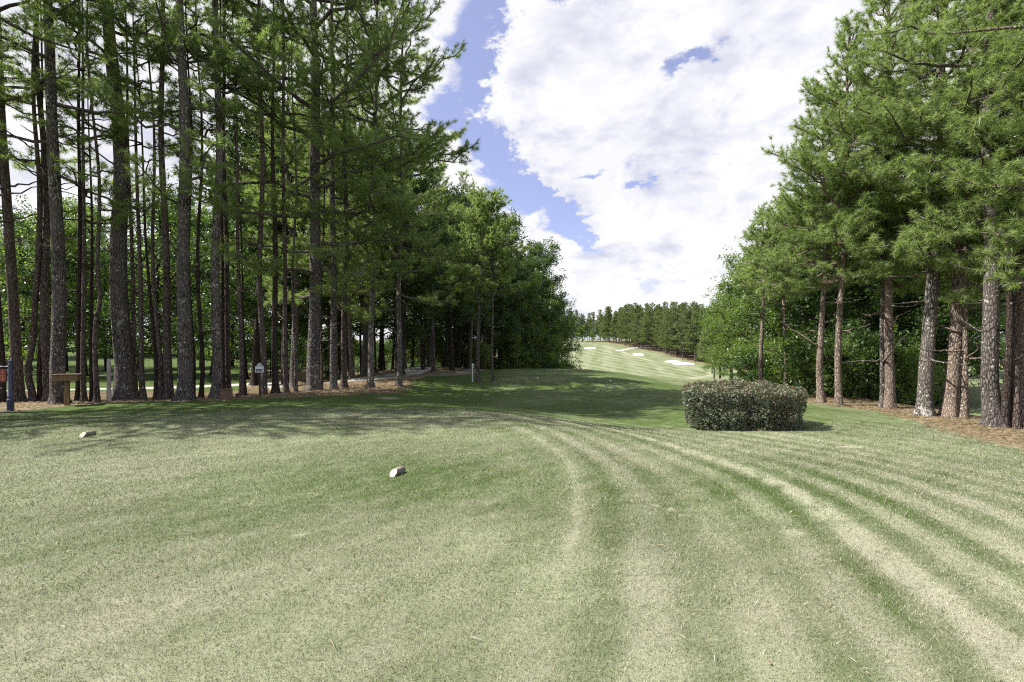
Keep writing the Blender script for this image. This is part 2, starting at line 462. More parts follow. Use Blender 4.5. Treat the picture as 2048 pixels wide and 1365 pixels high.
# turf blades standing in the mown grass round the camera
def grass_blades():
    r = np.random.default_rng(11)
    out = []
    for lo, hi, dens, hgt, wid in ((1.7, 3.0, 15000, .019, .0026), (3.0, 4.8, 8500, .021, .0036), (4.8, 8.0, 3600, .023, .0055), (8, 12.5, 1300, .024, .0085)):
        w = hi * 1.12 + .3
        n = int((hi - lo) * 2 * w * dens)
        y = r.uniform(lo, hi, n); x = r.uniform(-w, w, n)
        k = np.abs(x) < y * 1.12 + .25
        x, y = x[k], y[k]
        k = (tee_sdf(x, y) < 50) & (straw_sdf(x, y) > .1)
        x, y = x[k], y[k]
        out.append((x, y, np.full(len(x), hgt), np.full(len(x), wid)))
    x, y, h, w = [np.concatenate(c) for c in zip(*out)]
    n = len(x); z = terrain(x, y)
    b = bleach_shade(x, y)
    h = h * r.uniform(.5, 1.25, n); a = r.uniform(0, 2 * PI, n); lean = r.uniform(.2, 1.5, n)
    base = np.c_[x, y, z - .002]
    side = np.c_[np.cos(a), np.sin(a), np.zeros(n)] * (w * r.uniform(.7, 1.3, n) / 2)[:, None]
    ld = a + r.uniform(.6, 2.5, n)
    tip = base + np.c_[np.cos(ld) * h * lean, np.sin(ld) * h * lean, h]
    V = np.stack([base - side, base + side, tip], 1).reshape(-1, 3)
    cl = Noise2(21, .09, 14)(x, y)
    f = np.where(r.uniform(0, 1, n) < np.clip(.08 + .78 * (b + .2 * cl), 0, 1), r.uniform(.62, 1.15, n), r.uniform(-.05, .38, n))
    g0 = np.array([.052, .084, .016]); g1 = np.array([.40, .392, .295])
    c = g0 + (g1 - g0) * f[:, None]; c *= r.uniform(.72, 1.22, n)[:, None]
    C = np.repeat(np.c_[c, np.ones(n)], 3, 0)
    me = mesh_np('grass', V, [np.arange(3 * n).reshape(n, 3)], {'col': C}, False, [M['blade']])
    tag(link('grass', me), 'short mown bermuda grass blades covering the tee in front of the camera', 'grass', kind='stuff')
grass_blades()

def litter():
    r = np.random.default_rng(17); n = 420
    y = 1.8 + 11 * r.uniform(0, 1, n) ** 1.3; x = r.uniform(-1.1, 1.1, n) * (y + .4)
    a = r.uniform(0, 2 * PI, n); big = r.uniform(0, 1, n) < .07
    L = np.where(big, r.uniform(.015, .03, n), r.uniform(.04, .13, n)); w = np.where(big, r.uniform(.008, .018, n), .0014 + .0004 * y)
    d = np.c_[np.cos(a), np.sin(a), r.normal(0, .06, n)]; sd = np.c_[-np.sin(a), np.cos(a), r.normal(0, .2, n)]
    C = np.c_[x, y, terrain(x, y) + .016]
    up = np.c_[np.zeros((n, 2)), np.full(n, .004)]
    V = np.stack([C - d * L[:, None] / 2, C + sd * w[:, None] + up, C + d * L[:, None] / 2, C - sd * w[:, None] + up], 1).reshape(-1, 3)
    c = np.array([.36, .29, .19]) * r.uniform(.5, 1.25, n)[:, None]
    c = np.where((r.uniform(0, 1, n) < .3)[:, None], np.array([.40, .39, .33]), c)
    me = mesh_np('fallen_needles', V, [np.arange(4 * n).reshape(n, 4)], {'col': np.repeat(np.c_[c, np.ones(n)], 4, 0)}, False, [M['blade']])
    tag(link('fallen_needles', me), 'tan pine needles and bits of leaf scattered over the mown lawn', 'litter', kind='stuff')
litter()
def pine_straw():
    r = np.random.default_rng(23); P = []
    for x0, x1, y0, y1, n in ((-22, -2.5, 11.5, 26, 60000), (7.5, 14.6, 6.2, 24, 45000)):
        P.append(np.c_[r.uniform(x0, x1, n), r.uniform(y0, y1, n)])
    P = np.concatenate(P); sd = straw_sdf(P[:, 0], P[:, 1])
    k = (sd + .22 * N_bl3(P[:, 0], P[:, 1]) + .3 * np.abs(r.normal(0, 1, len(P))) < .32) & (np.abs(P[:, 0]) < P[:, 1] * 1.12 + .5)
    x, y = P[k].T; n = len(x)
    a = r.uniform(0, 2 * PI, n); L = r.uniform(.09, .19, n)[:, None]; w = (.0022 + .00035 * y)[:, None]
    d = np.c_[np.cos(a), np.sin(a), r.normal(.05, .2, n)]; s = np.c_[-np.sin(a), np.cos(a), r.normal(0, .5, n)]
    C = np.c_[x, y, terrain(x, y) + r.uniform(.008, .035, n)]
    V = np.stack([C - d * L / 2, C + s * w, C + d * L / 2, C - s * w], 1).reshape(-1, 3)
    f = r.uniform(0, 1, (n, 1))
    c = np.array([.105, .075, .045]) * (1 - f) + np.array([.34, .27, .165]) * f
    me = mesh_np('pine_straw', V, [np.arange(4 * n).reshape(n, 4)], {'col': np.repeat(np.c_[c, np.ones(n)], 4, 0)}, False, [M['blade']])
    tag(link('pine_straw', me), 'brown fallen pine needles heaped under the pine rows', 'pine straw', kind='stuff')
pine_straw()

# cart paths and bunkers: sheets that follow the ground
def strip_sheet(name, pts, wid, mat, lift=.03):
    P = np.array(pts, float); seg = [P[0]]
    for i in range(len(P) - 1):
        n = max(2, int(np.linalg.norm(P[i + 1] - P[i]) / .8))
        for k in range(1, n + 1): seg.append(P[i] + (P[i + 1] - P[i]) * k / n)
    P = np.array(seg)
    for _ in range(6): P[1:-1] = (P[:-2] + P[1:-1] * 2 + P[2:]) / 4
    T = np.gradient(P, axis=0); T /= np.linalg.norm(T, axis=1)[:, None]
    Nn = np.c_[-T[:, 1], T[:, 0]]
    V = []; m = 5
    for k in range(m):
        o = (k / (m - 1) - .5) * wid
        q = P + Nn * o; V.append(np.c_[q, terrain(q[:, 0], q[:, 1]) + lift])
    for o in (-.5, .5):
        q = P + Nn * (o * wid * 1.0); V.append(np.c_[q + Nn * o * .02, terrain(q[:, 0], q[:, 1]) - .05])
    n = len(P); V = np.concatenate(V); F = []
    i = np.arange(n - 1)
    for k in range(m - 1): F.append(np.c_[k * n + i, k * n + i + 1, (k + 1) * n + i + 1, (k + 1) * n + i][:, ::-1])
    F.append(np.c_[m * n + i, m * n + i + 1, i + 1, i][:, ::-1])
    F.append(np.c_[(m - 1) * n + i, (m - 1) * n + i + 1, (m + 1) * n + i + 1, (m + 1) * n + i][:, ::-1])
    return tag(link(name, mesh_np(name, V, F, None, True, [mat])), kind='structure')
M['concrete'] = simple_mat('concrete', (.34, .325, .30), .85, .15, 6, .1)
M['gravel'] = simple_mat('gravel_path', (.13, .105, .08), .9, .12, 12, .1)
M['sand'] = simple_mat('bunker_sand', (.80, .77, .72), .9, .05, 3, .1)
strip_sheet('path', [(-34, 22), (-25, 23.2), (-18.5, 26), (-14.5, 29.5), (-12.5, 27), (-10.5, 22.5), (-7.8, 24), (-6.5, 30), (-7, 45)], 1.7, M['concrete'])
strip_sheet('path', [(-8.5, 26.5), (-6.5, 27.6), (-4.6, 29.5), (-3.4, 33), (-2.8, 40), (0, 50)], 1.3, M['gravel'])
strip_sheet('path', [(30, 8), (22, 13), (16.6, 16.4), (15.6, 20), (18, 26), (24, 40)], 1.6, M['concrete'])
fa = [hit(px, py) for px, py in ((1235, 703), (1262, 698), (1282, 694))]
strip_sheet('path', [p[:2] for p in fa] + [(fa[-1][0] + 12, fa[-1][1] + 18)], 3.2, M['concrete'], .06)

def bunker(outline, base_d=None):
    """outline in photo pixels laid on the ground"""
    P = np.array([hit(px, py)[:2] for px, py in outline])
    P = np.array(smooth_poly([tuple(p) for p in P], 3)); c = P.mean(0)
    V = [np.array([[c[0], c[1], 0]])]
    K = 7
    for k in range(1, K + 1): V.append(np.c_[c + (P - c) * k / K, np.zeros(len(P))])
    V = np.concatenate(V); n = len(P)
    V[:, 2] = terrain(V[:, 0], V[:, 1]) + .12
    V[-n:, 2] -= .25
    i = np.arange(n); j = (i + 1) % n
    F3 = np.c_[np.zeros(n, int), 1 + i, 1 + j]
    F4 = np.concatenate([np.c_[1 + k * n + i, 1 + (k + 1) * n + i, 1 + (k + 1) * n + j, 1 + k * n + j] for k in range(K - 1)])
    tag(link('bunker', mesh_np('bunker', V, [F3, F4], None, True, [M['sand']])), kind='structure')
bunker([(1168, 696), (1180, 695.2), (1193, 696), (1192, 698), (1180, 699), (1168, 698.5)])
bunker([(1262, 708), (1275, 707), (1287, 707), (1286, 709.5), (1291, 712), (1276, 713.2), (1268, 711.5)])
bunker([(1325, 722.5), (1343, 721), (1357, 722), (1363, 725), (1374, 726.5), (1393, 727.5), (1390, 730), (1366, 731), (1345, 729.5), (1346, 726.5), (1330, 725)])

# ------------------------------------------------------------------ trees
def norm(v): return v / (np.linalg.norm(v, axis=-1, keepdims=True) + 1e-9)

def trunk_rings(H, r0, path, rng, sides=12, top=.18, flare=.48, step=.45):
    z = np.concatenate([[-.25, 0, .08, .2, .4, .7], np.arange(1.1, H, step), [H]])
    P = np.array([path(max(q, 0)) for q in z]); P = np.c_[P, z]
    r = r0 * (1 - (1 - top) * np.clip(z / H, 0, 1) ** 1.05) + r0 * flare * np.exp(-np.clip(z, 0, None) / .22)
    r = np.maximum(r, .012)
    V, Q = tube(P, r, sides)
    V = V.reshape(len(z), sides, 3)
    lob = 1 + .22 * np.sin(np.arange(sides) * 2 * PI / sides * 4 + rng.uniform(0, 6))[None, :, None] * np.exp(-np.clip(z, 0, None) / .2)[:, None, None]
    jit = (1 + rng.normal(0, .022, (len(z), sides)))[:, :, None]
    V = P[:, None, :] + (V - P[:, None, :]) * lob * jit
    return V.reshape(-1, 3), Q

class Acc:
    def __init__(self): self.V, self.Q, self.n = [], [], 0
    def add(self, V, Q): self.V.append(V); self.Q.append(Q + self.n); self.n += len(V)
    def get(self): return np.concatenate(self.V), np.concatenate(self.Q)

def needles(P, D, rng, per, ln, wd, spread=.75):
    """P, D: tuft places and twig directions -> thin triangles"""
    n = len(P)
    k = n * per
    Pi = np.repeat(P, per, 0); Di = np.repeat(D, per, 0)
    d = norm(Di * rng.uniform(.15, 1.0, (k, 1)) + rng.normal(0, spread, (k, 3)) * .75)
    L = ln * rng.uniform(.65, 1.15, (k, 1))
    s = Pi + Di * rng.uniform(-.6, .5, (k, 1)) * ln * .6
    side = norm(np.cross(d, norm(rng.normal(0, 1, (k, 3))))) * wd * rng.uniform(.6, 1.2, (k, 1))
    tip = s + d * L; tip[:, 2] -= .10 * L[:, 0]
    V = np.stack([s - side * .5, s + side * .5, tip], 1).reshape(-1, 3)
    tone = np.clip(rng.normal(.45, .22, n), 0, 1)
    tone = np.repeat(np.clip(np.repeat(tone, per) + rng.normal(0, .12, k), 0, 1), 3)
    return V, np.arange(3 * k).reshape(k, 3), tone

def pine_meshes(seed, H, r0, path, cb, R, nb, per=16, ln=.19, wd=.011, tw=3.2, sides=12, flat=.55, dead=5, prof=.65, gap=.17, low=.55, bias=None, top_r=.18):
    rng = np.random.default_rng(seed)
    acc = Acc(); acc.add(*trunk_rings(H, r0, path, rng, sides, top_r))
    TP, TD = [], []
    az = rng.uniform(0, 2 * PI)
    for i in range(nb + dead):
        isdead = i >= nb
        f = ((i + rng.uniform(0, 1)) / nb) ** .95 if not isdead else 0
        z = cb + (H - cb) * min(f, .99) if not isdead else rng.uniform(cb * .35, cb * 1.25)
        az += 2.399 + rng.normal(0, .45)
        a = az
        L = R * ((low + (1 - low) * float(sm(0, .3, f))) * (1 - f) ** prof + .10) * rng.uniform(.72, 1.12)
        if bias is not None:
            L *= 1 + bias[1] * math.cos(a - bias[0])
        if isdead: L = rng.uniform(.3, 1.3)
        el = R_(-8 + 62 * f ** 1.2 + rng.normal(0, 10)) if not isdead else R_(rng.normal(5, 15))
        x0, y0 = path(z)
        n = 7
        u = np.linspace(0, 1, n)
        h = np.array([math.cos(a), math.sin(a), 0]); bend = rng.normal(0, .18)
        hp = np.array([-h[1], h[0], 0])
        P = np.array([x0, y0, z]) + (h * math.cos(el) + np.array([0, 0, math.sin(el)]))[None] * (u * L)[:, None]
        P = P + hp * (bend * L * u ** 2)[:, None]
        P[:, 2] += (L * (.16 + rng.normal(0, .08)) * u ** 2.2)
        P[1:-1] += rng.normal(0, .028 * L, (n - 2, 3))
        rr = max(.011, min(.014 + .014 * L, .5 * r0)) * (1 - .82 * u) ** .9 + .004
        acc.add(*tube(P, rr, 5))
        if isdead: continue
        # side twigs
        Tn = norm(np.gradient(P, axis=0))
        nt = max(3, int(L * tw))
        for j in range(nt):
            ut = .22 + .78 * (j + rng.uniform(0, 1)) / nt
            q = ut * (n - 1); q0 = min(int(q), n - 2); fr = q - q0
            p = P[q0] * (1 - fr) + P[q0 + 1] * fr
            t = Tn[q0]
            sgn = 1 if (j % 2) else -1
            sd = norm(np.cross(t, [0, 0, 1.]))
            dr = norm(t * rng.uniform(.35, 1.0) + sd * sgn * rng.uniform(.5, 1.1) + np.array([0, 0, rng.normal(.15, flat * .55)]))
            tl = (.25 + .42 * L * (1 - ut) ** .8) * rng.uniform(.6, 1.2)
            tl = min(tl, 1.7)
            k = 4; uu = np.linspace(0, 1, k)[:, None]
            B = p + dr * tl * uu; B[:, 2] += (tl * .16 * uu[:, 0] ** 2)
            B[1:] += rng.normal(0, .03 * tl, (k - 1, 3))
            if tl > .3: acc.add(*tube(B, np.linspace(.009, .004, k), 3))
            c = max(2, int(tl / gap))
            for s in np.linspace(.3, 1, c):
                pp = p + dr * tl * s + rng.normal(0, .045, 3); pp[2] += tl * .16 * s * s
                TP.append(pp); TD.append(norm(dr + rng.normal(0, .4, 3) + np.array([0, 0, .3])))
        for s in (.8, .9, 1.):
            q = min(int(s * (n - 1)), n - 1); TP.append(P[q]); TD.append(norm(Tn[q] + np.array([0, 0, .3])))
    TP = np.array(TP); TD = np.array(TD)
    V, F, tone = needles(TP, TD, rng, per, ln, wd)
    tv, tq = acc.get()
    return (tv, tq), (V, F, tone)

def straight(lean=(0, 0), wob=.05, seed=0):
    r = random.Random(seed); a, b, p, q = r.uniform(.25, .5), r.uniform(.25, .5), r.uniform(0, 6), r.uniform(0, 6)
    def f(z):
        return np.array([lean[0] * z + wob * (math.sin(a * z + p) - math.sin(p)), lean[1] * z + wob * (math.sin(b * z + q) - math.sin(q))])
    return f

def tree_thing(name, loc, trunk, crown, bark, leafm, label, cat, group, rz=0):
    root = empty(name, loc, rz)
    tag(root, label, cat, group)
    link('trunk', mesh_np('trunk', trunk[0], [trunk[1]], None, True, [M[bark]]), root)
    link('crown', mesh_np('crown', crown[0], [crown[1]], {'tone': crown[2]}, False, [M[leafm]]), root)
    return root

# --- broadleaf trees
def leaves(P, rng, per, rad, size, up=.5):
    n = len(P); k = n * per
    off = rng.normal(0, 1, (k, 3)); off = norm(off) * (rng.uniform(0, 1, (k, 1)) ** .45) * rad
    off[:, 2] *= .7
    C = np.repeat(P, per, 0) + off
    nr = norm(rng.normal(0, 1, (k, 3)) + np.array([0, 0, up]) + norm(off) * .5)
    t = norm(np.cross(nr, rng.normal(0, 1, (k, 3)))); b = np.cross(nr, t)
    s = size * rng.uniform(.6, 1.25, (k, 1))
    V = np.stack([C - t * s * .55, C + b * s * .33 - t * s * .05 + nr * s * .06, C + t * s * .55, C - b * s * .33 - t * s * .05 + nr * s * .06], 1).reshape(-1, 3)
    tone = np.clip(np.repeat(rng.normal(.45, .2, n), per) + rng.normal(0, .13, k), 0, 1)
    return V, np.arange(4 * k).reshape(k, 4), np.repeat(tone, 4)

def broad_meshes(seed, H, R, zb, r0, limbs=16, sub=5, per=26, rad=.42, size=.12, sides=8, lean=(0, 0), top=1.0):
    rng = np.random.default_rng(seed); acc = Acc()
    path = straight(lean, .12, seed)
    acc.add(*trunk_rings(H * .92, r0, path, rng, sides, .12, .35))
    CP = []; az = rng.uniform(0, 6)
    for i in range(limbs):
        f = (i + rng.uniform(0, 1)) / limbs
        z = zb * .55 + (H * .9 - zb * .55) * f ** .9
        az += 2.399 + rng.normal(0, .4)
        L = R * math.sqrt(max(.08, 1 - ((f - .38) / .72) ** 2)) * rng.uniform(.7, 1.15)
        el = R_(8 + 50 * f + rng.normal(0, 10))
        h = np.array([math.cos(az), math.sin(az), 0.]); u = np.linspace(0, 1, 6)
        P = np.array([*path(z), z]) + (h * math.cos(el) + np.array([0, 0, math.sin(el)]))[None] * (u * L)[:, None]
        P[1:-1] += rng.normal(0, .05 * L, (4, 3)); P[:, 2] += .06 * L * np.sin(u * PI)
        acc.add(*tube(P, max(.015, .2 * r0 + .010 * L) * (1 - .85 * u) + .004, 5))
        for j in range(sub + int(L)):
            s = .3 + .7 * (j + rng.uniform(0, 1)) / (sub + int(L)); q = s * 5; q0 = min(int(q), 4)
            p = P[q0] + (P[q0 + 1] - P[q0]) * (q - q0)
            dr = norm(norm(P[q0 + 1] - P[q0]) * .5 + rng.normal(0, .7, 3) + np.array([0, 0, .15]))
            tl = rng.uniform(.3, .9) * (.5 + .2 * L)
            e = p + dr * tl
            acc.add(*tube(np.array([p, (p + e) / 2 + rng.normal(0, .05, 3), e]), np.array([.014, .009, .004]), 3))
            CP += [e, (p + e) / 2 + rng.normal(0, .2, 3), e + rng.normal(0, .35, 3)]
    x, y = path(H)
    for k in range(6): CP.append(np.array([x, y, H * .95]) + rng.normal(0, .35, 3))
    CP = np.array(CP); CP[:, 2] = np.maximum(CP[:, 2], zb * .5)
    return acc.get(), leaves(CP, rng, per, rad, size)

tree_no = [0]
def front_pine(px, py, w, x350, x0, bark, label, big=False, H=None, cb=None, R=None, nb=None, group='pines along the left side of the tee', mat='needle_left', kink=None, bias=None, per=34, low=.55, wd=.0155, cat='pine tree', dead=None, tw=4.4, prof=.65, gap=.115, ln=.205, dist=None):
    tree_no[0] += 1; seed = 100 + tree_no[0]
    rng = random.Random(seed)
    x, d, z = hit(px, py) if not dist else (px_x(px, dist), dist, ground(px_x(px, dist), dist))
    r0 = w * d / FPX / 2 * 1.02
    z350 = EYE + (HY - 350) / FPX * d - z; z0 = EYE + HY / FPX * d - z
    o1 = (x350 - px) / FPX * d; o2 = (x0 - px) / FPX * d
    wob = rng.uniform(.02, .06); ph = rng.uniform(0, 6); yl = rng.uniform(-.012, .012)
    def path(q):
        if q <= z350: xx = o1 * (q / z350)
        elif q <= z0: xx = o1 + (o2 - o1) * (q - z350) / (z0 - z350)
        else: xx = o2 + (o2 - o1) / (z0 - z350) * .5 * (q - z0)
        if kink: xx += kink[1] * math.exp(-((q - kink[0]) / .55) ** 2) 
        return np.array([xx + wob * math.sin(q * .8 + ph) * min(1, q), yl * q + wob * math.sin(q * .6 + ph * 2) * min(1, q)])
    H = H or (22 + rng.uniform(-2, 2) if big else 15.5 + rng.uniform(-2.5, 2.5))
    cb = cb or (6.3 + rng.uniform(-1, 1) if big else 8.6 + rng.uniform(-1.6, 1.8))
    R = R or (3.5 if big else 1.7); nb = nb or (22 if big else 9)
    tr, cr = pine_meshes(seed, H, r0, path, cb, R, nb, per=per, sides=16 if w > 14 else 10, dead=(9 if big else 6) if dead is None else dead, low=low, bias=bias, wd=wd, tw=tw, prof=prof, gap=gap, ln=ln)
    return tree_thing('pine_tree', (x, d, z), tr, cr, bark, mat, label, cat, group)

LEFT = [
 # px, py, width, x at 350, x at 0, bark, label, big
 (3, 806, 12, -12, -30, 'bark_dark', 'dark pine trunk at the very left edge of the photo, behind the red hanging sign', 0, {}),
 (38, 804, 18, 15, -4, 'bark_brown', 'brown pine with a flared foot right behind the blue sign post', 1, {}),
 (66, 804, 11, 74, 66, 'bark_brown', 'slim brown pine with a crooked bend low in its trunk', 0, {'kink': (1.0, -.16)}),
 (82, 803, 8, 84, 78, 'bark_dark', 'thin dark pine half hidden between the crooked pine and the straight brown one', 0, {}),
 (98, 803, 15, 83, 72, 'bark_brown', 'straight brown pine just left of the grey trunk behind the wooden stand', 0, {'cb': 6.}),
 (119, 808, 24, 115, 104, 'bark_grey', 'thick grey lichened pine directly behind the wooden box stand', 1, {}),
 (157, 803, 9, 156, 148, 'bark_dark', 'left one of two slim twin pines right of the wooden stand', 0, {}),
 (168, 805, 9, 163, 158, 'bark_brown', 'right one of two slim twin pines right of the wooden stand', 0, {}),
 (185, 803, 8, 180, 176, 'bark_dark', 'dark thin pine half hidden by the leaning slim pine', 0, {'H': 10., 'cb': 5.}),
 (194, 805, 9, 190, 172, 'bark_brown', 'slim pine bowing to the right, between the twin pines and the weathered post', 0, {'kink': (3.2, .16)}),
 (247, 799, 32, 235, 212, 'bark_grey', 'thickest dark grey pine of the left row, just right of the weathered post', 1, {'H': 25., 'R': 3.8}),
 (272, 798, 8, 258, 246, 'bark_brown', 'thin pine leaning behind the thickest pine on its right side', 0, {}),
 (286, 800, 10, 272, 262, 'bark_brown', 'slim speckled pine next on the right of the thickest pine', 0, {}),
 (312, 799, 7, 286, 262, 'bark_dark', 'very thin dark pine leaning to the left in the gap of the left row', 0, {'H': 12.}),
 (321, 799, 9, 308, 300, 'bark_brown', 'slim straight pine left beside the reddish medium pine', 0, {}),
 (338, 799, 15, 325, 318, 'bark_brown', 'medium reddish brown pine left of the thick pine with white flecks', 0, {'H': 19.}),
 (369, 801, 26, 370, 362, 'bark_grey', 'thick pine with white lichen flecks, left of the brown wooden box', 1, {}),
 (385, 797, 8, 382, 380, 'bark_dark', 'dark thin pine tucked behind the thick pine with white flecks', 0, {}),
 (402, 797, 8, 398, 392, 'bark_dark', 'dark thin pine alone in the gap left of the pale lichened pine', 0, {}),
 (432, 796, 18, 433, 428, 'bark_lichen', 'pale pine covered in white lichen, touching the brown wooden box', 1, {'H': 23.}),
 (447, 792, 8, 443, 440, 'bark_dark', 'dark slim pine straight behind the brown wooden box', 0, {}),
 (457, 791, 10, 451, 447, 'bark_brown', 'brown slim pine rising over the right edge of the wooden box', 0, {'H': 23., 'R': 2.6, 'nb': 18}),
 (483, 793, 9, 475, 466, 'bark_brown', 'slim pine left of the notice sign, leaning slightly to the left', 0, {}),
 (491, 792, 5, 478, 470, 'bark_dark', 'very thin pine crossing behind the slim pine left of the notice sign', 0, {'H': 11., 'R': 1.3}),
 (527, 790, 11, 519, 517, 'bark_brown', 'straight brown pine right behind the notice sign', 0, {'H': 23., 'R': 2.6, 'nb': 18}),
 (551, 788, 12, 548, 545, 'bark_dark', 'dark pine with a flared foot right of the notice sign', 0, {}),
 (572, 786, 9, 567, 565, 'bark_brown', 'slim pine midway between the notice sign and the big branching pine', 0, {'H': 22., 'R': 2.6, 'nb': 18}),
 (591, 784, 7, 588, 586, 'bark_grey', 'thin grey pine closest on the left of the big branching pine', 0, {}),
 (628, 781, 24, 632, 630, 'bark_grey', 'big pine with a white lichened foot and long boughs reaching over the fairway', 1, {'H': 28., 'cb': 3.6, 'R': 5.8, 'nb': 60, 'prof': .8, 'bias': (0., .05), 'per': 34, 'tw': 4.6}),
 (643, 778, 5, 645, 646, 'bark_brown', 'thin pine peeping out behind the foot of the big branching pine', 0, {}),
 (668, 779, 13, 667, 668, 'bark_grey', 'medium pine with a lichened foot just right of the big branching pine', 0, {'H': 22., 'cb': 3.4, 'R': 3.4, 'nb': 34}),
 (688, 776, 11, 690, 690, 'bark_brown', 'slim brown pine two trunks right of the big branching pine', 0, {'H': 21., 'cb': 3.6, 'R': 3.0, 'nb': 30}),
 (741, 776, 12, 749, 752, 'bark_lichen', 'pale grey pine standing alone at the straw edge, left one of two', 0, {'H': 22., 'cb': 3.8, 'R': 4.2, 'nb': 46}),
 (798, 773, 10, 801, 803, 'bark_lichen', 'pale grey pine standing alone at the straw edge, right one of two', 0, {'H': 21., 'cb': 3.4, 'R': 4.2, 'nb': 46}),
]
for px, py, w, a, b, bark, label, big, kw in LEFT:
    front_pine(px, py, w, a, b, bark, label, bool(big), **kw)
# pines standing just outside the left edge of the view; their boughs reach in and their shade falls on the tee
for k, (x, y, H, R) in enumerate(((-13.9, 11.2, 21, 3.7), (-17.5, 12.6, 23, 4.0), (-15.4, 9.8, 20, 3.6), (-19.8, 10.6, 22, 4.0))):
    tr, cr = pine_meshes(60 + k, H, .2, straight((.004, 0), .06, k), 7.5, R, 36, per=24, wd=.019, gap=.13, tw=3.8)
    tree_thing('pine_tree', (x, y, ground(x, y)), tr, cr, 'bark_brown', 'needle_left', 'pine whose boughs come in over the upper left edge of the photo', 'pine tree', 'pines at the left edge')

RIGHT = [
 (1642, 806, 13, 1650, 1655, 'bark_tan', 'reddish brown pine straight behind the right end of the hedge', {'H': 10.8, 'cb': 4.0, 'R': 3.0, 'nb': 50}),
 (1677, 812, 13, 1690, 1700, 'bark_tan', 'slim tan pine second from the hedge in the right row', {'H': 12.6, 'cb': 4.2, 'R': 3.3, 'nb': 56}),
 (1779, 818, 17, 1782, 1784, 'bark_tan', 'straight pine with pale flaky bark in the middle of the right row', {'H': 15., 'cb': 4.2, 'R': 3.4, 'nb': 62}),
 (1764, 817, 9, 1772, 1778, 'bark_grey', 'thin grey pine tucked behind the straight pale flaky pine', {'H': 10., 'cb': 4., 'R': 2.}),
 (1849, 832, 25, 1875, 1890, 'bark_lichen', 'stout pine with patches of white lichen, leaning right in the right row', {'H': 16.5, 'cb': 4.2, 'R': 3.5, 'nb': 64}),
 (1900, 834, 25, 1932, 1955, 'bark_tan', 'stout tan pine leaning right, between the lichened pine and the flared one', {'H': 17., 'cb': 4.0, 'R': 3.6, 'nb': 64}),
 (1929, 838, 11, 1938, 1944, 'bark_tan', 'thin pale pine behind the two stout leaning pines', {'H': 9., 'cb': 3.6, 'R': 1.8}),
 (1987, 854, 28, 1972, 1985, 'bark_grey', 'thick pine with a white lichened flared foot at the right edge of the photo', {'H': 17.5, 'cb': 4.2, 'R': 3.4, 'nb': 46}),
 (2009, 856, 14, 2012, 2010, 'bark_dark', 'dark forked tree in shade just right of the thick flared pine', {'H': 9., 'cb': 3.2, 'R': 2.4}),
 (2031, 857, 14, 2040, 2046, 'bark_brown', 'brown pine trunk nearest the right edge of the photo, its foot in shade', {'H': 11., 'cb': 3.8, 'R': 2.4}),
]
for px, py, w, a, b, bark, label, kw in RIGHT:
    kw = dict(dict(nb=30, per=42, tw=5.2, wd=.0135, ln=.19, dead=7, low=.5, gap=.12, prof=.95), **kw)
    front_pine(px, py, w, a, b, bark, label, True, group='pines along the right side of the tee', mat='needle_right', **kw)
for k, (x, y, H, R) in enumerate(((13.0, 9.6, 16, 3.7), (14.8, 12.5, 18, 3.6), (16.2, 15.5, 17, 3.3))):
    tr, cr = pine_meshes(80 + k, H, .2, straight((-.01, 0), .06, k + 9), 3.8, R, 60, per=38, tw=5., wd=.0135, ln=.19, low=.6, prof=.6, gap=.12)
    tree_thing('pine_tree', (x, y, ground(x, y)), tr, cr, 'bark_tan', 'needle_right', 'pine whose needled boughs hang in from the upper right edge of the photo', 'pine tree', 'pines at the right edge')

# --- wood beyond the left row: copies of a few grown trees
protos_b = []
def proto(kind, i, *a, **k):
    bark = k.pop('bark', 'bark_dark'); mat = k.pop('mat', 'leaf_dark')
    tr, cr = broad_meshes(*a, **k) if kind == 'b' else pine_meshes(*a, **k)
    r = tree_thing('broadleaf_tree' if kind == 'b' else 'pine_tree', (0, 0, -200), tr, cr, bark, mat, 'x', 'tree' if kind == 'b' else 'pine tree', None)
    r['_used'] = 0
    return r
PB = [proto('b', i, 300 + i, 9.5 + i * .8, 3.4 + .3 * (i % 2), 2.4, .15, 20, 5, 26, .45, .15) for i in range(3)]               # understorey
PBM = [proto('b', i, 320 + i, 9.5 + i, 3.5, 1.8, .16, 22, 5, 26, .45, .145, mat='leaf_mid') for i in range(2)]                  # lighter ones
PL = [proto('b', i, 340 + i, 17 + i * 1.5, 4.4, 6.0, .24, 34, 6, 26, .55, .19) for i in range(2)]                               # tall wood
PP = [proto('p', i, 360 + i, 19 + i, .19, straight((.008, .0), .1, i), 6.2, 3.5, 54, per=16, ln=.25, wd=.038, tw=3.8, gap=.16, bark='bark_grey', mat='needle_left') for i in range(2)]
PS = [proto('b', i, 380 + i, 2.3 + .4 * i, 1.5, .4, .05, 14, 4, 26, .34, .12, mat=('leaf_dark', 'leaf_mid')[i % 2]) for i in range(2)]   # shrubs
rt = random.Random(5)
def put(pr, x, y, label, group, s=1., cat=None, name=None):
    z = ground(x, y)
    if not pr['_used']:
        pr['_used'] = 1; o = pr; o.location = (x, y, z); o.rotation_euler = (0, 0, rt.uniform(0, 6.28)); o.scale = (s, s, s); o['label'] = label; o['group'] = group
    else:
        o = dup(pr, (x, y, z), rt.uniform(0, 6.28), s, (rt.uniform(-.03, .03), rt.uniform(-.03, .03)), label, group)
    if '_used' in o and o is not pr: del o['_used']
    if cat: o['category'] = cat
    if name: o.name = name
    return o

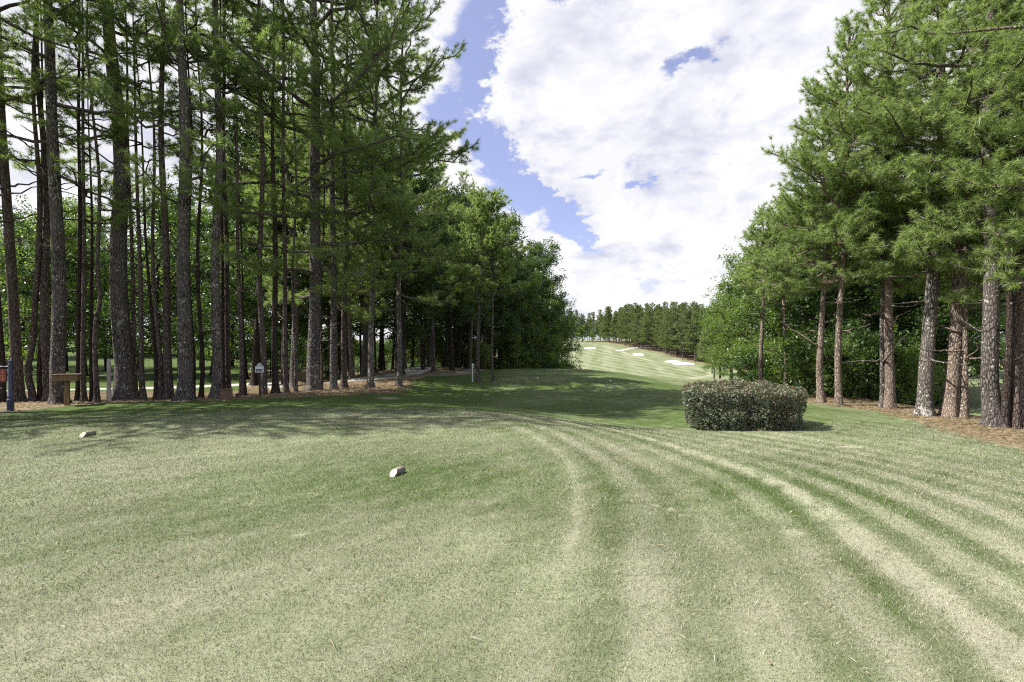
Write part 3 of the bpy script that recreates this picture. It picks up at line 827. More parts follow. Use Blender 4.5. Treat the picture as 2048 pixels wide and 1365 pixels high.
# understorey seen between the left pines
for k in range(22):
    px = -60 + k * 33 + rt.uniform(-12, 12); d = rt.uniform(32, 37) if k % 2 else rt.uniform(39, 46)
    if px > 590: d = rt.uniform(44, 52)
    put((PBM + PB)[k % 4], px_x(px, d), d, 'leafy broadleaf tree filling the gaps behind the left pine row', 'broadleaf trees behind the left pines', rt.uniform(.85, 1.2))
for k in range(16):
    px = -150 + k * 55 + rt.uniform(-20, 20); d = rt.uniform(50, 62)
    put((PL + PB)[k % 5], px_x(px, d), d, 'tall leafy tree at the back of the left wood', 'trees at the back of the left wood', rt.uniform(.9, 1.1))
# dense wood from the two pale pines to where it ends at the fairway
edge = [(-8.6, 26), (-6.6, 29), (-5.2, 32), (-4.4, 35.5), (-3.4, 39), (-2.4, 43), (-1.2, 47), (.4, 51), (1.6, 55), (2.8, 59), (3.8, 63.), (4.4, 67)]
for k, (x, y) in enumerate(edge):
    put((PP[0], PL[1], PP[1], PL[0])[k % 4] if k < 6 else (PL[0], PB[1], PL[1], PBM[0])[k % 4] if k < 9 else (PL + PBM)[k % 4], x, y, 'dark leafy tree on the front edge of the dense wood beyond the second tee', 'trees on the edge of the dense wood', rt.uniform(.9, 1.05) * (.80 if k < 6 else .86 if k < 9 else 1.))
for k, (x, y, sc_) in enumerate(((1.6, 53, 1.2), (3.2, 57.5, 1.25), (4.8, 61.5, 1.2), (5.6, 66, 1.1), (3.6, 64, 1.45), (5.6, 71, 1.3), (.2, 50, 1.15))):
    put((PBM + PB)[k % 4], x, y, 'leafy tree branched to the ground where the dense wood ends', 'trees at the end of the dense wood', sc_)
for k, (x, y) in enumerate(((3.0, 54), (4.6, 58.5), (6.4, 62.5), (7.4, 66.5), (1.4, 50.5), (-.2, 47))):
    put(PS[k % 2], x, y, 'low shrub at the foot of the end of the dense wood', 'shrubs at the end of the dense wood', 1.3, 'shrub', 'shrub')
for k in range(16):
    t = k / 15; x = -9.5 + 13 * t + rt.uniform(-1, 1); y = 25 + 41 * t + rt.uniform(-1.5, 1.5)
    put(PP[k % 2], x - 1.2, y, 'pine rising out of the dense wood beyond the second tee', 'pines in the dense wood', rt.uniform(.9, 1.02) * (.95 if t < .22 else .76 if t < .6 else .88))
for k in range(16):
    t = k / 15; x = -13 + 12 * t + rt.uniform(-1.5, 1.5); y = 27 + 42 * t + rt.uniform(-2, 2)
    put(PL[k % 2], x - 1.5, y, 'leafy tree deep inside the dense wood', 'trees deep in the dense wood', rt.uniform(.85, 1.0) * (1 if t < .3 else .85))
PT = [proto('p', i, 400 + i, 15 + i, .085, straight((.012 - .02 * i, .0), .14, 70 + i), 7.5, 2.0, 26, per=12, ln=.25, wd=.04, tw=3., sides=7, bark='bark_dark', mat='needle_left') for i in range(2)]
for k in range(34):
    t = rt.random(); x = -9.5 + 9.5 * t + rt.uniform(-2.6, .6); y = 25 + 26 * t + rt.uniform(-1, 5)
    put(PT[k % 2], x, y, 'slim dark stem standing in the shade of the dense wood', 'slim stems in the dense wood', rt.uniform(.75, 1.05))
# the grey pines on the wood's front edge
for px, py, w, lab in ((957, 764, 8, 'grey slim pine trunk in front of the dense wood, left of the second tee crest'), (986, 762, 5, 'thin grey pine trunk in front of the dense wood, nearest the second tee crest')):
    front_pine(px, py, w, px - 3, px - 5, 'bark_grey', lab, False, H=10, cb=4.6, R=2.6, nb=34, group='grey pines before the dense wood', wd=.03)
# low shrubs along the wood floor
for k in range(12):
    px = 560 + k * 40 + rt.uniform(-8, 8); d = rt.uniform(33, 42) + (px > 800) * 7
    put(PS[k % 2], px_x(px, d) - 2., d, 'low leafy shrub on the dark floor of the dense wood', 'shrubs under the dense wood', rt.uniform(.7, 1.1), 'shrub', 'shrub')

# --- right side: broadleaf trees behind the pines
for k, (px, d, s, p) in enumerate(((1462, 40, .8, 0), (1440, 50, .78, 1), (1500, 37, .95, 1), (1535, 33, .92, 0), (1580, 30, .95, 1), (1618, 27, .85, 0),
                                   (1478, 46, .95, 1), (1550, 36, 1.0, 1))):
    put(PBM[p], px_x(px, d), d, 'light green leafy tree right of the fairway, behind the hedge', 'leafy trees behind the hedge', s)
for k in range(14):
    px = 1590 + k * 25 + rt.uniform(-10, 10); d = rt.uniform(22, 31)
    put((PB + PBM)[k % 5], px_x(px, d), d, 'leafy tree in the shade behind the right pine row', 'leafy trees behind the right pines', rt.uniform(.75, 1.05))
for k in range(8):
    px = 1630 + k * 56; d = rt.uniform(36, 46) + (k > 5) * 16
    put(PL[k % 2], px_x(px, d), d, 'tall leafy tree at the back of the right wood', 'trees at the back of the right wood', rt.uniform(.8, .95))
for k in range(12):
    px = 1500 + k * 34 + rt.uniform(-8, 8); d = rt.uniform(19, 23) + (px < 1600) * 5
    put(PS[k % 2], px_x(px, d), d, 'low shrub on the floor behind the right pine row', 'shrubs behind the right pines', rt.uniform(.7, 1.1), 'shrub', 'shrub')
front_pine(1571, 769, 9, 1566, 1562, 'bark_tan', 'slim pine trunk hung with ivy, rising behind the middle of the hedge', False, H=8.4, cb=4.2, R=1.9, nb=34, group='ivied pines behind the hedge', mat='needle_right', tw=4.4, low=.8, wd=.02, per=28, dist=21.5)
front_pine(1523, 761, 9, 1530, 1535, 'bark_tan', 'slim pine trunk wrapped in ivy, left of the other ivied one', False, H=8.0, cb=4.4, R=1.5, nb=30, group='ivied pines behind the hedge', mat='needle_right', tw=4.4, low=.8, wd=.02, per=28, dist=21.5)

# lone young pine on the fairway side and two more behind it
for px, dd, w, H, cbf, R, lab in ((1428, 72, 4.2, 11.6, .50, 2.9, 'young pine with a bare thin trunk standing alone behind the hedge, left end'),
                          (1424, 165, 3, 17, .38, 4.2, 'small pine on a red straw patch beyond the lone young pine, left one'),
                          (1440, 160, 4, 18, .38, 4.4, 'small pine on a red straw patch beyond the lone young pine, right one')):
    x, d = px_x(px, dd), dd; z = ground(x, d)
    tr, cr = pine_meshes(int(px), H, max(.07, w * d / FPX / 2), straight((.004, 0), .06, int(px)), H * cbf, R, 44, per=14, ln=.34, wd=.07, tw=3.4, sides=8, dead=1, low=.8, prof=.45)
    tree_thing('pine_tree', (x, d, z), tr, cr, 'bark_grey', 'needle_far', lab, 'pine tree', 'young pines by the fairway')

# far line of pines
PF = []
for i in range(4):
    H = 22 + 1.6 * i
    tr, cr = pine_meshes(500 + i, H, .22, straight((.004, .003), .12, 40 + i), 4.2, 5.4, 54, per=11, ln=.6, wd=.17, tw=2.4, sides=6, gap=.42, dead=0, low=.75, prof=.5)
    r = tree_thing('pine_tree', (0, 0, -200), tr, cr, 'bark_grey', 'needle_far', 'x', 'pine tree', None); r['_used'] = 0
    PF.append(r)
rf = random.Random(8)
n_far = 0
for row in range(6):
    t = 0.
    while t < 1:
        x = 84 - 17 * t + row * (8 + 3 * t) + rf.uniform(-2.5, 2.5); y = 192 + 165 * t + row * 5 * t + rf.uniform(-3, 3)
        put(PF[rf.randrange(4)], x, y, ('pine on the near edge of the far pine wood across the fairway' if row == 0 else 'pine inside the far pine wood across the fairway'), 'front pines of the far wood' if row == 0 else 'inner pines of the far wood', rf.uniform(.74, 1.04)); n_far += 1
        t += (.028 if row < 3 else .042) * rf.uniform(.7, 1.3)
for k in range(26):
    x = 10 + k * 3.4 + rf.uniform(-1.5, 1.5); y = 372 + rf.uniform(-6, 22) - max(0, k - 17) * 2
    put(PF[rf.randrange(4)], x, y, 'pine closing off the far end of the fairway', 'pines at the far end of the fairway', rf.uniform(.75, 1.0))
for k in range(16):
    put(PL[k % 2], 20 + k * 6 + rf.uniform(-2, 2), 400 + rf.uniform(-6, 8), 'tall leafy tree closing the view at the far end of the fairway', 'tall leafy trees at the far end of the fairway', rf.uniform(.9, 1.2))
for k in range(14):
    x = 24 + k * 4.4 + rf.uniform(-1.5, 1.5); y = 362 + rf.uniform(-4, 8)
    put(PBM[k % 2], x, y, 'small round leafy tree at the far end of the fairway', 'leafy trees at the far end of the fairway', rf.uniform(.8, 1.3))
for o in list(bpy.data.objects):
    if '_used' in o: del o['_used']

# ------------------------------------------------------------------ clipped hedge
def hedge():
    hx0, hy0 = px_x(1380, 11.7), 11.7; hx1, hy1 = px_x(1618, 11.0), 11.0
    cx, cy = (hx0 + hx1) / 2, (hy0 + hy1) / 2
    W = math.hypot(hx1 - hx0, hy1 - hy0) + .20; ang = math.atan2(hy1 - hy0, hx1 - hx0)
    Dp, Hh = 1.85, .95
    cx += -math.sin(ang) * Dp / 2; cy += math.cos(ang) * Dp / 2
    root = empty('hedge', (cx, cy, ground(cx, cy)), ang)
    tag(root, 'clipped box shaped hedge with bronze tipped leaves standing on the lawn', 'hedge')
    rng = np.random.default_rng(3)
    n = 21000
    # points on a rounded box that widens towards its domed top
    a = rng.uniform(0, 1, n); side = rng.uniform(0, 1, n) < .62
    th = rng.uniform(0, 2 * PI, n); p = 4.0
    ct, st = np.cos(th), np.sin(th)
    rr = (np.abs(ct) ** p + np.abs(st) ** p) ** (-1 / p)
    ux, uy = ct * rr, st * rr
    h = np.where(side, rng.uniform(0.02, 1, n), 1.)
    s = np.where(side, 1., np.sqrt(rng.uniform(0, 1, n)))
    grow = .90 + .12 * h
    grow = np.where(side & (h > .9), grow - .06 * ((h - .9) / .1) ** 2, grow)
    x = ux * s * W / 2 * grow; y = uy * s * Dp / 2 * grow
    dome = .17 * (1 - (x / (W / 2)) ** 2) * (1 - (y / (Dp / 2)) ** 2).clip(0, 1)
    z = h * Hh + np.where(side, 0, dome) - np.where(side, 0, .05 * s ** 8)
    nz = Noise2(2, .45)
    lump = .065 * nz(x * 1.0 + z * .7, y - z * .9)
    nrm = np.c_[np.where(side, ux, ux * .2), np.where(side, uy, uy * .2), np.where(side, .15, 1)]; nrm = norm(nrm)
    depth = np.abs(rng.normal(0, .055, n))
    P = np.c_[x, y, z] + nrm * (lump - depth)[:, None]
    # a bare hollow on the right of the front
    hole = np.exp(-(((P[:, 0] - W * .26) / .16) ** 2 + ((P[:, 2] - .42) / .13) ** 2)) * (P[:, 1] < -Dp * .3)
    keep = rng.uniform(0, 1, n) > hole * .75
    gapn = Noise2(12, .30)(P[:, 0] + P[:, 2], P[:, 1] - P[:, 2] * 1.3)
    keep &= ~((gapn > .6) & side & (rng.uniform(0, 1, n) < .72))
    P, nrm, hh, top, hole = P[keep], nrm[keep], h[keep], ~side[keep], hole[keep]
    k = len(P)
    nn = norm(nrm * .55 + rng.normal(0, .65, (k, 3)))
    t = norm(np.cross(nn, rng.normal(0, 1, (k, 3)))); b = np.cross(nn, t)
    sz = .052 * rng.uniform(.6, 1.3, (k, 1))
    V = np.stack([P - t * sz * .6, P + b * sz * .32 + nn * sz * .08, P + t * sz * .6, P - b * sz * .32 + nn * sz * .08], 1).reshape(-1, 3)
    tone = np.clip(rng.normal(.42, .24, k) , 0, .85)
    bronze = rng.uniform(0, 1, k) < np.where(top, .26, np.where(hh > .9, .16, .03)) + hole * .8
    tone = np.where(bronze, 1., tone)
    link('foliage', mesh_np('foliage', V, [np.arange(4 * k).reshape(k, 4)], {'tone': np.repeat(tone, 4)}, False, [M['leaf_hedge']]), root)
    # stems and the twiggy inside
    acc = Acc()
    for i in range(70):
        sx, sy = rng.uniform(-.42, .42) * W, rng.uniform(-.4, .4) * Dp
        q = np.array([[sx, sy, -.05], [sx * 1.04, sy * 1.05, .25], [sx * 1.1 + rng.normal(0, .06), sy * 1.1 + rng.normal(0, .06), .55], [sx * 1.12 + rng.normal(0, .1), sy * 1.12 + rng.normal(0, .1), Hh * .95]])
        acc.add(*tube(q, np.array([.014, .011, .007, .003]), 4))
        for j in range(14):
            s0 = q[1] + (q[3] - q[1]) * rng.uniform(0, .9); dr = norm(rng.normal(0, 1, 3)) * rng.uniform(.12, .3)
            acc.add(*tube(np.array([s0, s0 + dr * .5, s0 + dr]), np.array([.006, .004, .002]), 3))
    V, Qd = acc.get()
    link('stems', mesh_np('stems', V, [Qd], None, True, [M['bark_brown']]), root)
    # dense leaf inside, in darker tones
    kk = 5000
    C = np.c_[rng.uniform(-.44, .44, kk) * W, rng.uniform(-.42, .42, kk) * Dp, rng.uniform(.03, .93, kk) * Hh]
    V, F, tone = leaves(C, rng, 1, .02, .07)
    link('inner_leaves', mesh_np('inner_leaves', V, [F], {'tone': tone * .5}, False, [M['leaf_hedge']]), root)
hedge()

# ------------------------------------------------------------------ small furniture
M['blue_paint'] = simple_mat('dark_blue_paint', (.03, .04, .085), .35, .15, 20, .03)
M['red_paint'] = simple_mat('red_board', (.30, .055, .04), .5, .12, 25, .05)
M['gold_paint'] = simple_mat('gold_lettering', (.55, .42, .22), .5, .05)
M['black_paint'] = simple_mat('black_paint', (.02, .02, .022), .5, .2)
M['brown_wood'] = simple_mat('stained_wood', (.16, .095, .045), .7, .35, 25, .2, stretch=(1, 1, .15))
M['box_wood'] = simple_mat('box_wood', (.15, .10, .065), .75, .3, 25, .2)
M['grey_wood'] = simple_mat('weathered_wood', (.36, .32, .28), .85, .3, 30, .35, stretch=(1, 1, .1))
M['white_paint'] = simple_mat('white_paint', (.75, .75, .73), .5, .06)
M['grey_metal'] = simple_mat('grey_metal', (.42, .43, .44), .45, .1, 20, .02)
M['cut_wood'] = simple_mat('cut_wood', (.55, .48, .36), .8, .12, 40, .1)
M['straw_cut'] = simple_mat('bronze_twig', (.30, .24, .15), .8, .2)

def text(body, size, loc, mat, parent, name='lettering', depth=.002):
    cu = bpy.data.curves.new(name, 'FONT'); cu.body = body; cu.size = size; cu.align_x = 'CENTER'; cu.align_y = 'CENTER'; cu.extrude = depth; cu.offset = size * .012
    tmp = bpy.data.objects.new('tmp', cu); COL.objects.link(tmp)
    bpy.context.view_layer.update()
    me = bpy.data.meshes.new_from_object(tmp.evaluated_get(bpy.context.evaluated_depsgraph_get()))
    bpy.data.objects.remove(tmp)
    me.materials.clear(); me.materials.append(mat)
    o = link(name, me, parent, loc); o.rotation_euler = (PI / 2, 0, 0)
    return o

def tee_sign():
    x, d, z = hit(21, 823)
    k = d / FPX
    root = empty('tee_sign', (x, d, z), R_(12))
    tag(root, 'red hanging hole sign reading 1 Par 4 on a dark blue post', 'sign')
    hgt = 102 * k
    mb = MB()
    r = 3.4 * k
    mb.lathe([(r * 1.65, -.1), (r * 1.65, .26), (r * 1.75, .28), (r * 1.75, .31), (r * 1.35, .33), (r * 1.3, .36), (r * 1.45, .375), (r * 1.45, .395), (r, .42), (r * .96, hgt - .16), (r * 1.3, hgt - .15), (r * 1.3, hgt - .11),
              (r * 1.1, hgt - .10), (r * 1.2, hgt - .05), (r * 1.0, hgt - .015), (r * .4, hgt), (0.001, hgt + .004)], n=24)
    mb.build('post', M['blue_paint'], root, True)
    za = hgt - .175
    mb = MB(); mb.tube([(-r * .5, 0, za), (-.2, 0, za), (-.40, 0, za)], [.016, .016, .016], 10); mb.lathe([(.001, -.024), (.017, -.017), (.024, 0), (.017, .017), (.001, .024)], (-.415, 0, za), 12)
    mb.build('arm', M['blue_paint'], root, True)
    bw, bh = .165, .345; bx = -.165
    for s in (-1, 1):
        mb = MB(); mb.tube([(bx + s * .05, 0, za - .01), (bx + s * .05, 0, za - .065)], [.005, .005], 6); mb.build('hanger', M['black_paint'], root)
    top = za - .06
    def octo(w, h, c): return [(-w / 2, -h / 2 + c * .4), (-w / 2 + c * .4, -h / 2), (w / 2 - c * .4, -h / 2), (w / 2, -h / 2 + c * .4), (w / 2, h / 2 - c), (w / 2 - c, h / 2), (-w / 2 + c, h / 2), (-w / 2, h / 2 - c)]
    mb = MB(); mb.prism(octo(bw, bh, .045), -.019, .022, (bx, 0, top - bh / 2)); edge = mb.build('board_back', M['black_paint'], root)
    mb = MB(); mb.prism(octo(bw - .008, bh - .008, .044), -.026, -.0195, (bx, 0, top - bh / 2)); bd = mb.build('sign_board', M['red_paint'], root)
    zc = top - bh / 2
    text('1', .10, (bx, -.0265, zc + .085), M['gold_paint'], bd)
    text('Par', .055, (bx, -.0265, zc - .012), M['gold_paint'], bd)
    text('4', .085, (bx, -.0265, zc - .105), M['gold_paint'], bd)
tee_sign()

def box_stand():
    x, d, z = hit(134, 812); k = d / FPX
    root = empty('box_stand', (x, d, z), R_(30))
    tag(root, 'brown wooden stand with a shallow square tray on a single post', 'stand')
    mb = MB(); hp = 50 * k; mb.box((0, 0, hp / 2 - .1), (.115, .115, hp + .2)); mb.build('post', M['brown_wood'], root)
    w, l, t, h = .54, .46, .028, .17
    mb = MB()
    mb.box((0, 0, hp + t / 2), (w - .06, l - .06, t))
    mb.box((0, -l / 2 + t / 2, hp + h / 2), (w, t, h)); mb.box((0, l / 2 - t / 2, hp + h / 2), (w, t, h))
    mb.box((-w / 2 + t / 2, 0, hp + h / 2), (t, l - 2 * t - .004, h)); mb.box((w / 2 - t / 2, 0, hp + h / 2), (t, l - 2 * t - .004, h))
    mb.build('tray', M['brown_wood'], root)
    mb = MB()
    for s in (-1, 1): mb.box((0, s * (l / 2), hp + h + .012), (w + .05, .05, .02))
    for s in (-1, 1): mb.box((s * (w / 2), 0, hp + h + .009), (.05, l - .056, .02))
    mb.build('rim', M['box_wood'], root)
box_stand()

def weathered_post():
    x, d, z = hit(218, 803); k = d / FPX
    root_h = 82 * k
    mb = MB(); w = .058
    n = 14; V, F = [], []
    rr = random.Random(4)
    for q in range(6):
        zz = -.2 + (root_h + .2) * q / 5
        for i in range(n):
            a = 2 * PI * i / n
            rad = w * (1 + .06 * rr.uniform(-1, 1)) * (1.08 - .15 * q / 5)
            top = 0 if q < 5 else (.07 * math.cos(a - 2.6) - .05 * (i % 3 == 0))
            V.append((rad * math.cos(a), rad * math.sin(a), zz + top))
    for q in range(5):
        for i in range(n):
            j = (i + 1) % n; F.append([q * n + i, q * n + j, (q + 1) * n + j, (q + 1) * n + i])
    F.append([5 * n + i for i in range(n)])
    mb.add(V, F)
    o = mb.build('wooden_post', M['grey_wood'], None, True, (x, d, z))
    tag(o, 'weathered pale grey wooden post with a splintered top among the left pines', 'post')
weathered_post()

def litter_box():
    x, d, z = hit(453, 798); k = d / FPX
    root = empty('wooden_box', (x, d, z), R_(-20))
    tag(root, 'brown wooden box with a lid on the ground at the foot of the lichened pine', 'box')
    w = 17 * k; h = 18 * k
    mb = MB(); mb.box((0, 0, h / 2 - .03), (w, w * .85, h + .02)); mb.build('body', M['box_wood'], root)
    mb = MB(); mb.box((0, 0, h + .01), (w + .04, w * .85 + .04, .035)); mb.build('lid', M['brown_wood'], root)
litter_box()

def notice():
    x, d, z = hit(519, 795); k = d / FPX
    root = empty('notice_sign', (x, d, z), R_(8))
    tag(root, 'small pale notice sign with a peaked top on a black post before the left wood', 'sign')
    mb = MB(); mb.box((0, .03, 25 * k), (.055, .045, 50 * k + .3)); mb.build('post', M['black_paint'], root)
    w, h = 15.5 * k, 18 * k; zb = 49.5 * k
    def house(w, h): return [(-w / 2, 0), (w / 2, 0), (w / 2, h * .66), (w * .24, h * .8), (w * .18, h), (-w * .18, h), (-w * .24, h * .8), (-w / 2, h * .66)]
    mb = MB(); mb.prism(house(w, h), -.012, .006, (0, 0, zb)); pl = mb.build('plate', M['white_paint'], root)
    mb = MB(); mb.prism(house(w - .03, h - .03), -.016, -.0125, (0, 0, zb + .015)); mb.build('face', M['grey_metal'], root)
    mb = MB(); mb.box((0, -.018, zb + h * .22), (w * .78, .003, h * .30), bev=.001); mb.build('dark_panel', M['black_paint'], root)
    mb = MB(); mb.box((0, -.018, zb + h * .50), (w * .62, .003, h * .18), bev=.001); mb.box((-w * .12, -.0205, zb + h * .16), (w * .3, .002, h * .10), bev=.0005); mb.box((w * .26, -.0205, zb + h * .18), (w * .14, .002, h * .12), bev=.0005)
    mb.build('white_panel', M['white_paint'], root)
notice()

def stake(px, py, h, r, mat, label, name='marker_stake'):
    x, d, z = hit(px, py)
    mb = MB(); mb.lathe([(r, -.2), (r, h - r * 1.2), (r * .8, h - r * .4), (r * .2, h)], n=10)
    tag(mb.build(name, mat, None, True, (x, d, z)), label, 'stake')
stake(945, 764, 1.0, .028, M['white_paint'], 'thin pale stake at the straw edge left of the second tee')
stake(474, 795, .14, .03, M['black_paint'], 'short black stake in the straw left of the notice sign')
def ball_marker(px, py, label):
    x, d, z = hit(px, py)
    mb = MB(); mb.lathe([(.012, -.08), (.012, .03), (.03, .035), (.045, .06), (.048, .08), (.04, .105), (.02, .12), (.002, .124)], n=14)
    tag(mb.build('tee_marker', M['white_paint'], None, True, (x, d, z)), label, 'tee marker')
ball_marker(1075, 759, 'small white tee marker on the shaded part of the second tee')
ball_marker(1221, 765, 'small white tee marker on the sunny part of the second tee')

def far_box():
    x, d, z = hit(1447, 748); k = d / FPX
    root = empty('course_bin', (x, d, z), 0)
    tag(root, 'pale grey box with a dark post beside the leafy trees past the hedge', 'bin')
    mb = MB(); mb.box((0, 0, 6 * k), (5 * k, 4 * k, 12 * k), bev=.02); mb.box((0, 0, 12.2 * k), (5.6 * k, 4.6 * k, .6 * k), bev=.02); mb.build('body', M['grey_metal'], root)
    mb = MB(); mb.box((4 * k, 0, 5.5 * k), (1.4 * k, 1.4 * k, 11 * k)); mb.build('post', M['black_paint'], root)
far_box()

# cut logs that mark the tee
M['log_bark'] = simple_mat('log_bark', (.19, .165, .14), .95, .5, 45, .6)
def log_marker(pa, pb, label, dia=.088):
    xa, ya, _ = hit(*pa); xb, yb, _ = hit(*pb)
    L = .27; ang = math.atan2(yb - ya, xb - xa)
    root = empty('tee_marker_log', (xa, ya, ground(xa, ya)), ang)
    tag(root, label, 'tee marker', 'cut log tee markers')
    n = 18; r = dia / 2; rr = random.Random(int(pa[0]))
    jit = [1 + rr.uniform(-.07, .07) for _ in range(n)]
    def ring(x0, slant, f=1., zz=0):
        V = []
        for i in range(n):
            a = 2 * PI * i / n; yy = r * math.cos(a) * jit[i] * f; z = r * math.sin(a) * jit[i] * f
            V.append((x0 + slant * (z + r), yy, z + r * .86 + zz))
        return V
    V = ring(0, .9) + ring(.11, .3, 1.03) + ring(.18, 0, 1.) + ring(L, -.35, .97)
    F = []
    for k in range(3):
        for i in range(n):
            j = (i + 1) % n; F.append([k * n + i, (k + 1) * n + i, (k + 1) * n + j, k * n + j])
    mb = MB(); mb.add(V, F); mb.build('bark', M['log_bark'], root, True)
    for k, (x0, sl, f) in enumerate(((-.0015, .9, .985), (L + .0015, -.35, .955))):
        V = ring(x0, sl, f); Vi = [(x0 + sl * r, 0, r * .86)]
        mb = MB(); mb.add(V + Vi, [[i, (i + 1) % n, n] if k else [(i + 1) % n, i, n] for i in range(n)]); mb.build('cut_end', M['cut_wood'], root)
log_marker((783, 956), (806, 944), 'cut log tee marker lying in the sunny grass at mid tee')
log_marker((161, 876), (193, 869), 'cut log tee marker lying at the edge of the left shade')

# ------------------------------------------------------------------ sky and sun
EL, AZ = R_(52), R_(-93)              # compass angle from +Y towards +X
S = Vector((math.cos(EL) * math.sin(AZ), math.cos(EL) * math.cos(AZ), math.sin(EL)))
w = bpy.data.worlds.new('World'); scene.world = w; w.use_nodes = True
T = NT(w.node_tree); T.N.clear()
out = T.n('ShaderNodeOutputWorld'); bg = T.n('ShaderNodeBackground', {'Strength': .10})
sky = T.n('ShaderNodeTexSky'); sky.sky_type = 'NISHITA'; sky.sun_disc = False
sky.sun_elevation = EL; sky.sun_rotation = AZ % (2 * PI); sky.air_density = 1.0; sky.dust_density = 1.0; sky.ozone_density = 1.6
tc = T.n('ShaderNodeTexCoord'); D = tc.outputs['Generated']
sp = T.n('ShaderNodeSeparateXYZ', {0: D}); dx, dy, dz = sp.outputs
zz = T.m('MULTIPLY', T.m('ADD', T.m('MAXIMUM', dz, 0.), .55), .8)
cp = T.n('ShaderNodeCombineXYZ', {'X': T.m('DIVIDE', dx, zz), 'Y': T.m('DIVIDE', dy, zz), 'Z': T.m('MULTIPLY', dz, 1.6)}).outputs[0]
n_big = T.noise(cp, 1.5, 3, .5); n_f = T.noise(cp, 4.6, 10, .62, .3); n_w = T.noise(cp, 5.5, 6, .6)
# where the sky is open: ellipses by compass direction and height (tangents u, v)
yy = T.m('MAXIMUM', dy, .05)
u0 = T.m('DIVIDE', dx, yy); v0 = T.m('DIVIDE', dz, yy)
n_x = T.noise(cp, 24., 10, .68)
u = T.m('ADD', T.m('ADD', u0, T.m('MULTIPLY', T.m('SUBTRACT', n_w.outputs[0], .5), .16)), T.m('MULTIPLY', T.m('SUBTRACT', n_x.outputs[0], .5), .09))
v = T.m('ADD', v0, T.m('MULTIPLY', T.m('SUBTRACT', T.n('ShaderNodeSeparateXYZ', {0: n_w.outputs['Color']}).outputs[1], .5), .16))
def gap(px, py, rx, ry, ang, amp):
    cu, cv = (px - CX) / FPX, (HY - py) / FPX; a = R_(ang)
    du = T.m('SUBTRACT', u, cu); dv = T.m('SUBTRACT', v, cv)
    p = T.m('DIVIDE', T.m('ADD', T.m('MULTIPLY', du, math.cos(a)), T.m('MULTIPLY', dv, math.sin(a))), rx / FPX)
    q = T.m('DIVIDE', T.m('SUBTRACT', T.m('MULTIPLY', dv, math.cos(a)), T.m('MULTIPLY', du, math.sin(a))), ry / FPX)
    e = T.m('POWER', 2.718, T.m('MULTIPLY', T.m('ADD', T.m('MULTIPLY', p, p), T.m('MULTIPLY', q, q)), -1.))
    return T.m('MULTIPLY', e, amp)
GAPS = [(950, 50, 60, 125, -4, 1.1), (965, 150, 30, 60, 0, .7), (890, 225, 45, 45, 0, .8), (960, 290, 95, 42, -42, 1.0), (1020, 355, 60, 36, -45, .8), (1125, 428, 78, 27, -40, .95), (1175, 478, 34, 14, -35, .4),
        (1395, 135, 52, 14, 14, .66), (1338, 148, 30, 13, 10, .5), (1190, 342, 46, 11, 4, .75), (1290, 378, 24, 13, 0, .75), (1075, 360, 12, 26, 20, .5), (1112, 0, 34, 16, 0, .6), (700, 240, 60, 40, 0, .4), (2010, 330, 80, 90, 0, .8)]
g = None
for a in GAPS:
    e = gap(*a); g = e if g is None else T.m('ADD', g, e)
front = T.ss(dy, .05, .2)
dens = T.m('ADD', .60, T.m('MULTIPLY', T.m('SUBTRACT', n_f.outputs[0], .5), 1.3))
dens = T.m('ADD', dens, T.m('MULTIPLY', T.m('SUBTRACT', n_x.outputs[0], .5), 1.25))
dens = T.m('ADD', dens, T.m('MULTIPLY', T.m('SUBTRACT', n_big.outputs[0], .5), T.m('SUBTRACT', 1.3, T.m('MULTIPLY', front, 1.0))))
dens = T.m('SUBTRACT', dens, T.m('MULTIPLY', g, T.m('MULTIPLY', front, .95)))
dens = T.m('SUBTRACT', dens, T.m('MULTIPLY', T.m('SUBTRACT', 1., front), .38))  # fewer clouds outside the view, to lower the fill light
alpha = T.ss(dens, .0, .46)
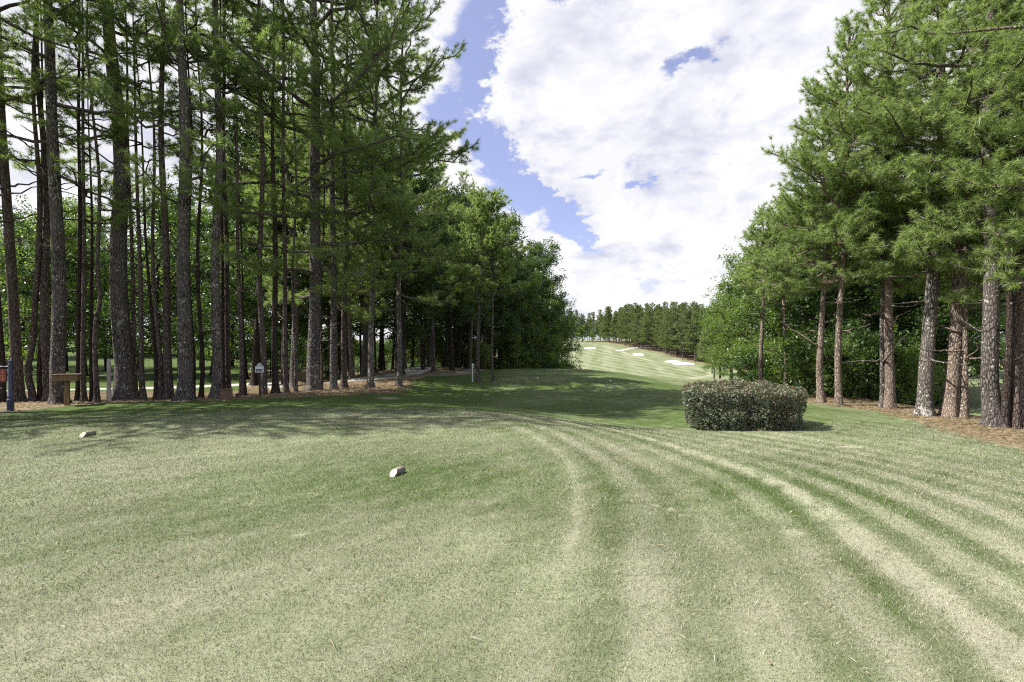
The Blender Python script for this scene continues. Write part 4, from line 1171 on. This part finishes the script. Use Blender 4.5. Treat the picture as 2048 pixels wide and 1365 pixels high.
# cloud brightness: sunlit white with lavender grey undersides
offs = T.n('ShaderNodeVectorMath', {0: cp, 1: (-.10, 0, .12)}).outputs[0]
n_s = T.noise(offs, 3.3, 9, .62, .25)
sh = T.ss(T.m('ADD', n_s.outputs[0], T.m('MULTIPLY', n_f.outputs[0], .35)), .58, .80)
GREYS = [(1350, 225, 120, 70, -20, .75), (1300, 500, 110, 22, 0, .8), (1500, 90, 170, 90, 20, .45), (1170, 60, 90, 60, 0, .3)]
gg = None
for a in GREYS:
    e = gap(*a); gg = e if gg is None else T.m('ADD', gg, e)
sh = T.m('ADD', T.m('MULTIPLY', sh, .5), T.m('MULTIPLY', T.m('MULTIPLY', gg, front), T.m('MULTIPLY', n_f.outputs[0], 1.5)), clamp=True)
n_f2 = T.noise(T.n('ShaderNodeVectorMath', {0: cp, 1: (.045, 0, -.05)}).outputs[0], 4.6, 7, .60, .3)
n_f1 = T.noise(cp, 4.6, 7, .60, .3)
rel = T.m('MULTIPLY', T.m('SUBTRACT', n_f2.outputs[0], n_f1.outputs[0]), 3.2)
rel = T.m('MINIMUM', T.m('MAXIMUM', rel, -.2), .55)
sh = T.m('ADD', T.m('ADD', sh, rel), -.02, clamp=True)
cloud = T.mix(sh, (4.9, 4.9, 4.95), (3.05, 3.1, 3.75))
skyc = T.mix(1., sky.outputs[0], (.82, .72, .90), 'MULTIPLY')
skyc = T.mix(.22, skyc, (4, 4, 4.7))
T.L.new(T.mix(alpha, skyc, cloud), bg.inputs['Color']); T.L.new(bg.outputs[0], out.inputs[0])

sl = bpy.data.lights.new('sun', 'SUN'); sl.energy = 5.0; sl.angle = R_(.53); sl.color = (1, .955, .88)
so = bpy.data.objects.new('sun', sl); COL.objects.link(so); so.rotation_euler = S.to_track_quat('Z', 'Y').to_euler(); so.location = (-30, 0, 40)

# ------------------------------------------------------------------ camera and output
cam = bpy.data.cameras.new('camera'); co = bpy.data.objects.new('camera', cam); COL.objects.link(co)
cam.sensor_width = 36; cam.lens = FPX * 36 / 2048; cam.clip_end = 4000; cam.clip_start = .05
co.location = (0, 0, EYE); co.rotation_euler = (PI / 2, 0, 0)
cam.shift_y = (HY - 682.5) / 2048
scene.camera = co
vs = scene.view_settings; vs.view_transform = 'Standard'; vs.look = 'None'; vs.gamma = 1; vs.exposure = 1.15
cy = scene.cycles
cy.max_bounces = 6; cy.diffuse_bounces = 3; cy.glossy_bounces = 2; cy.transmission_bounces = 3; cy.transparent_max_bounces = 4
# crisp like the photograph
cy.pixel_filter_type = 'BLACKMAN_HARRIS'; cy.filter_width = 1.15
cy.use_denoising = False
cy.caustics_reflective = False; cy.caustics_refractive = False
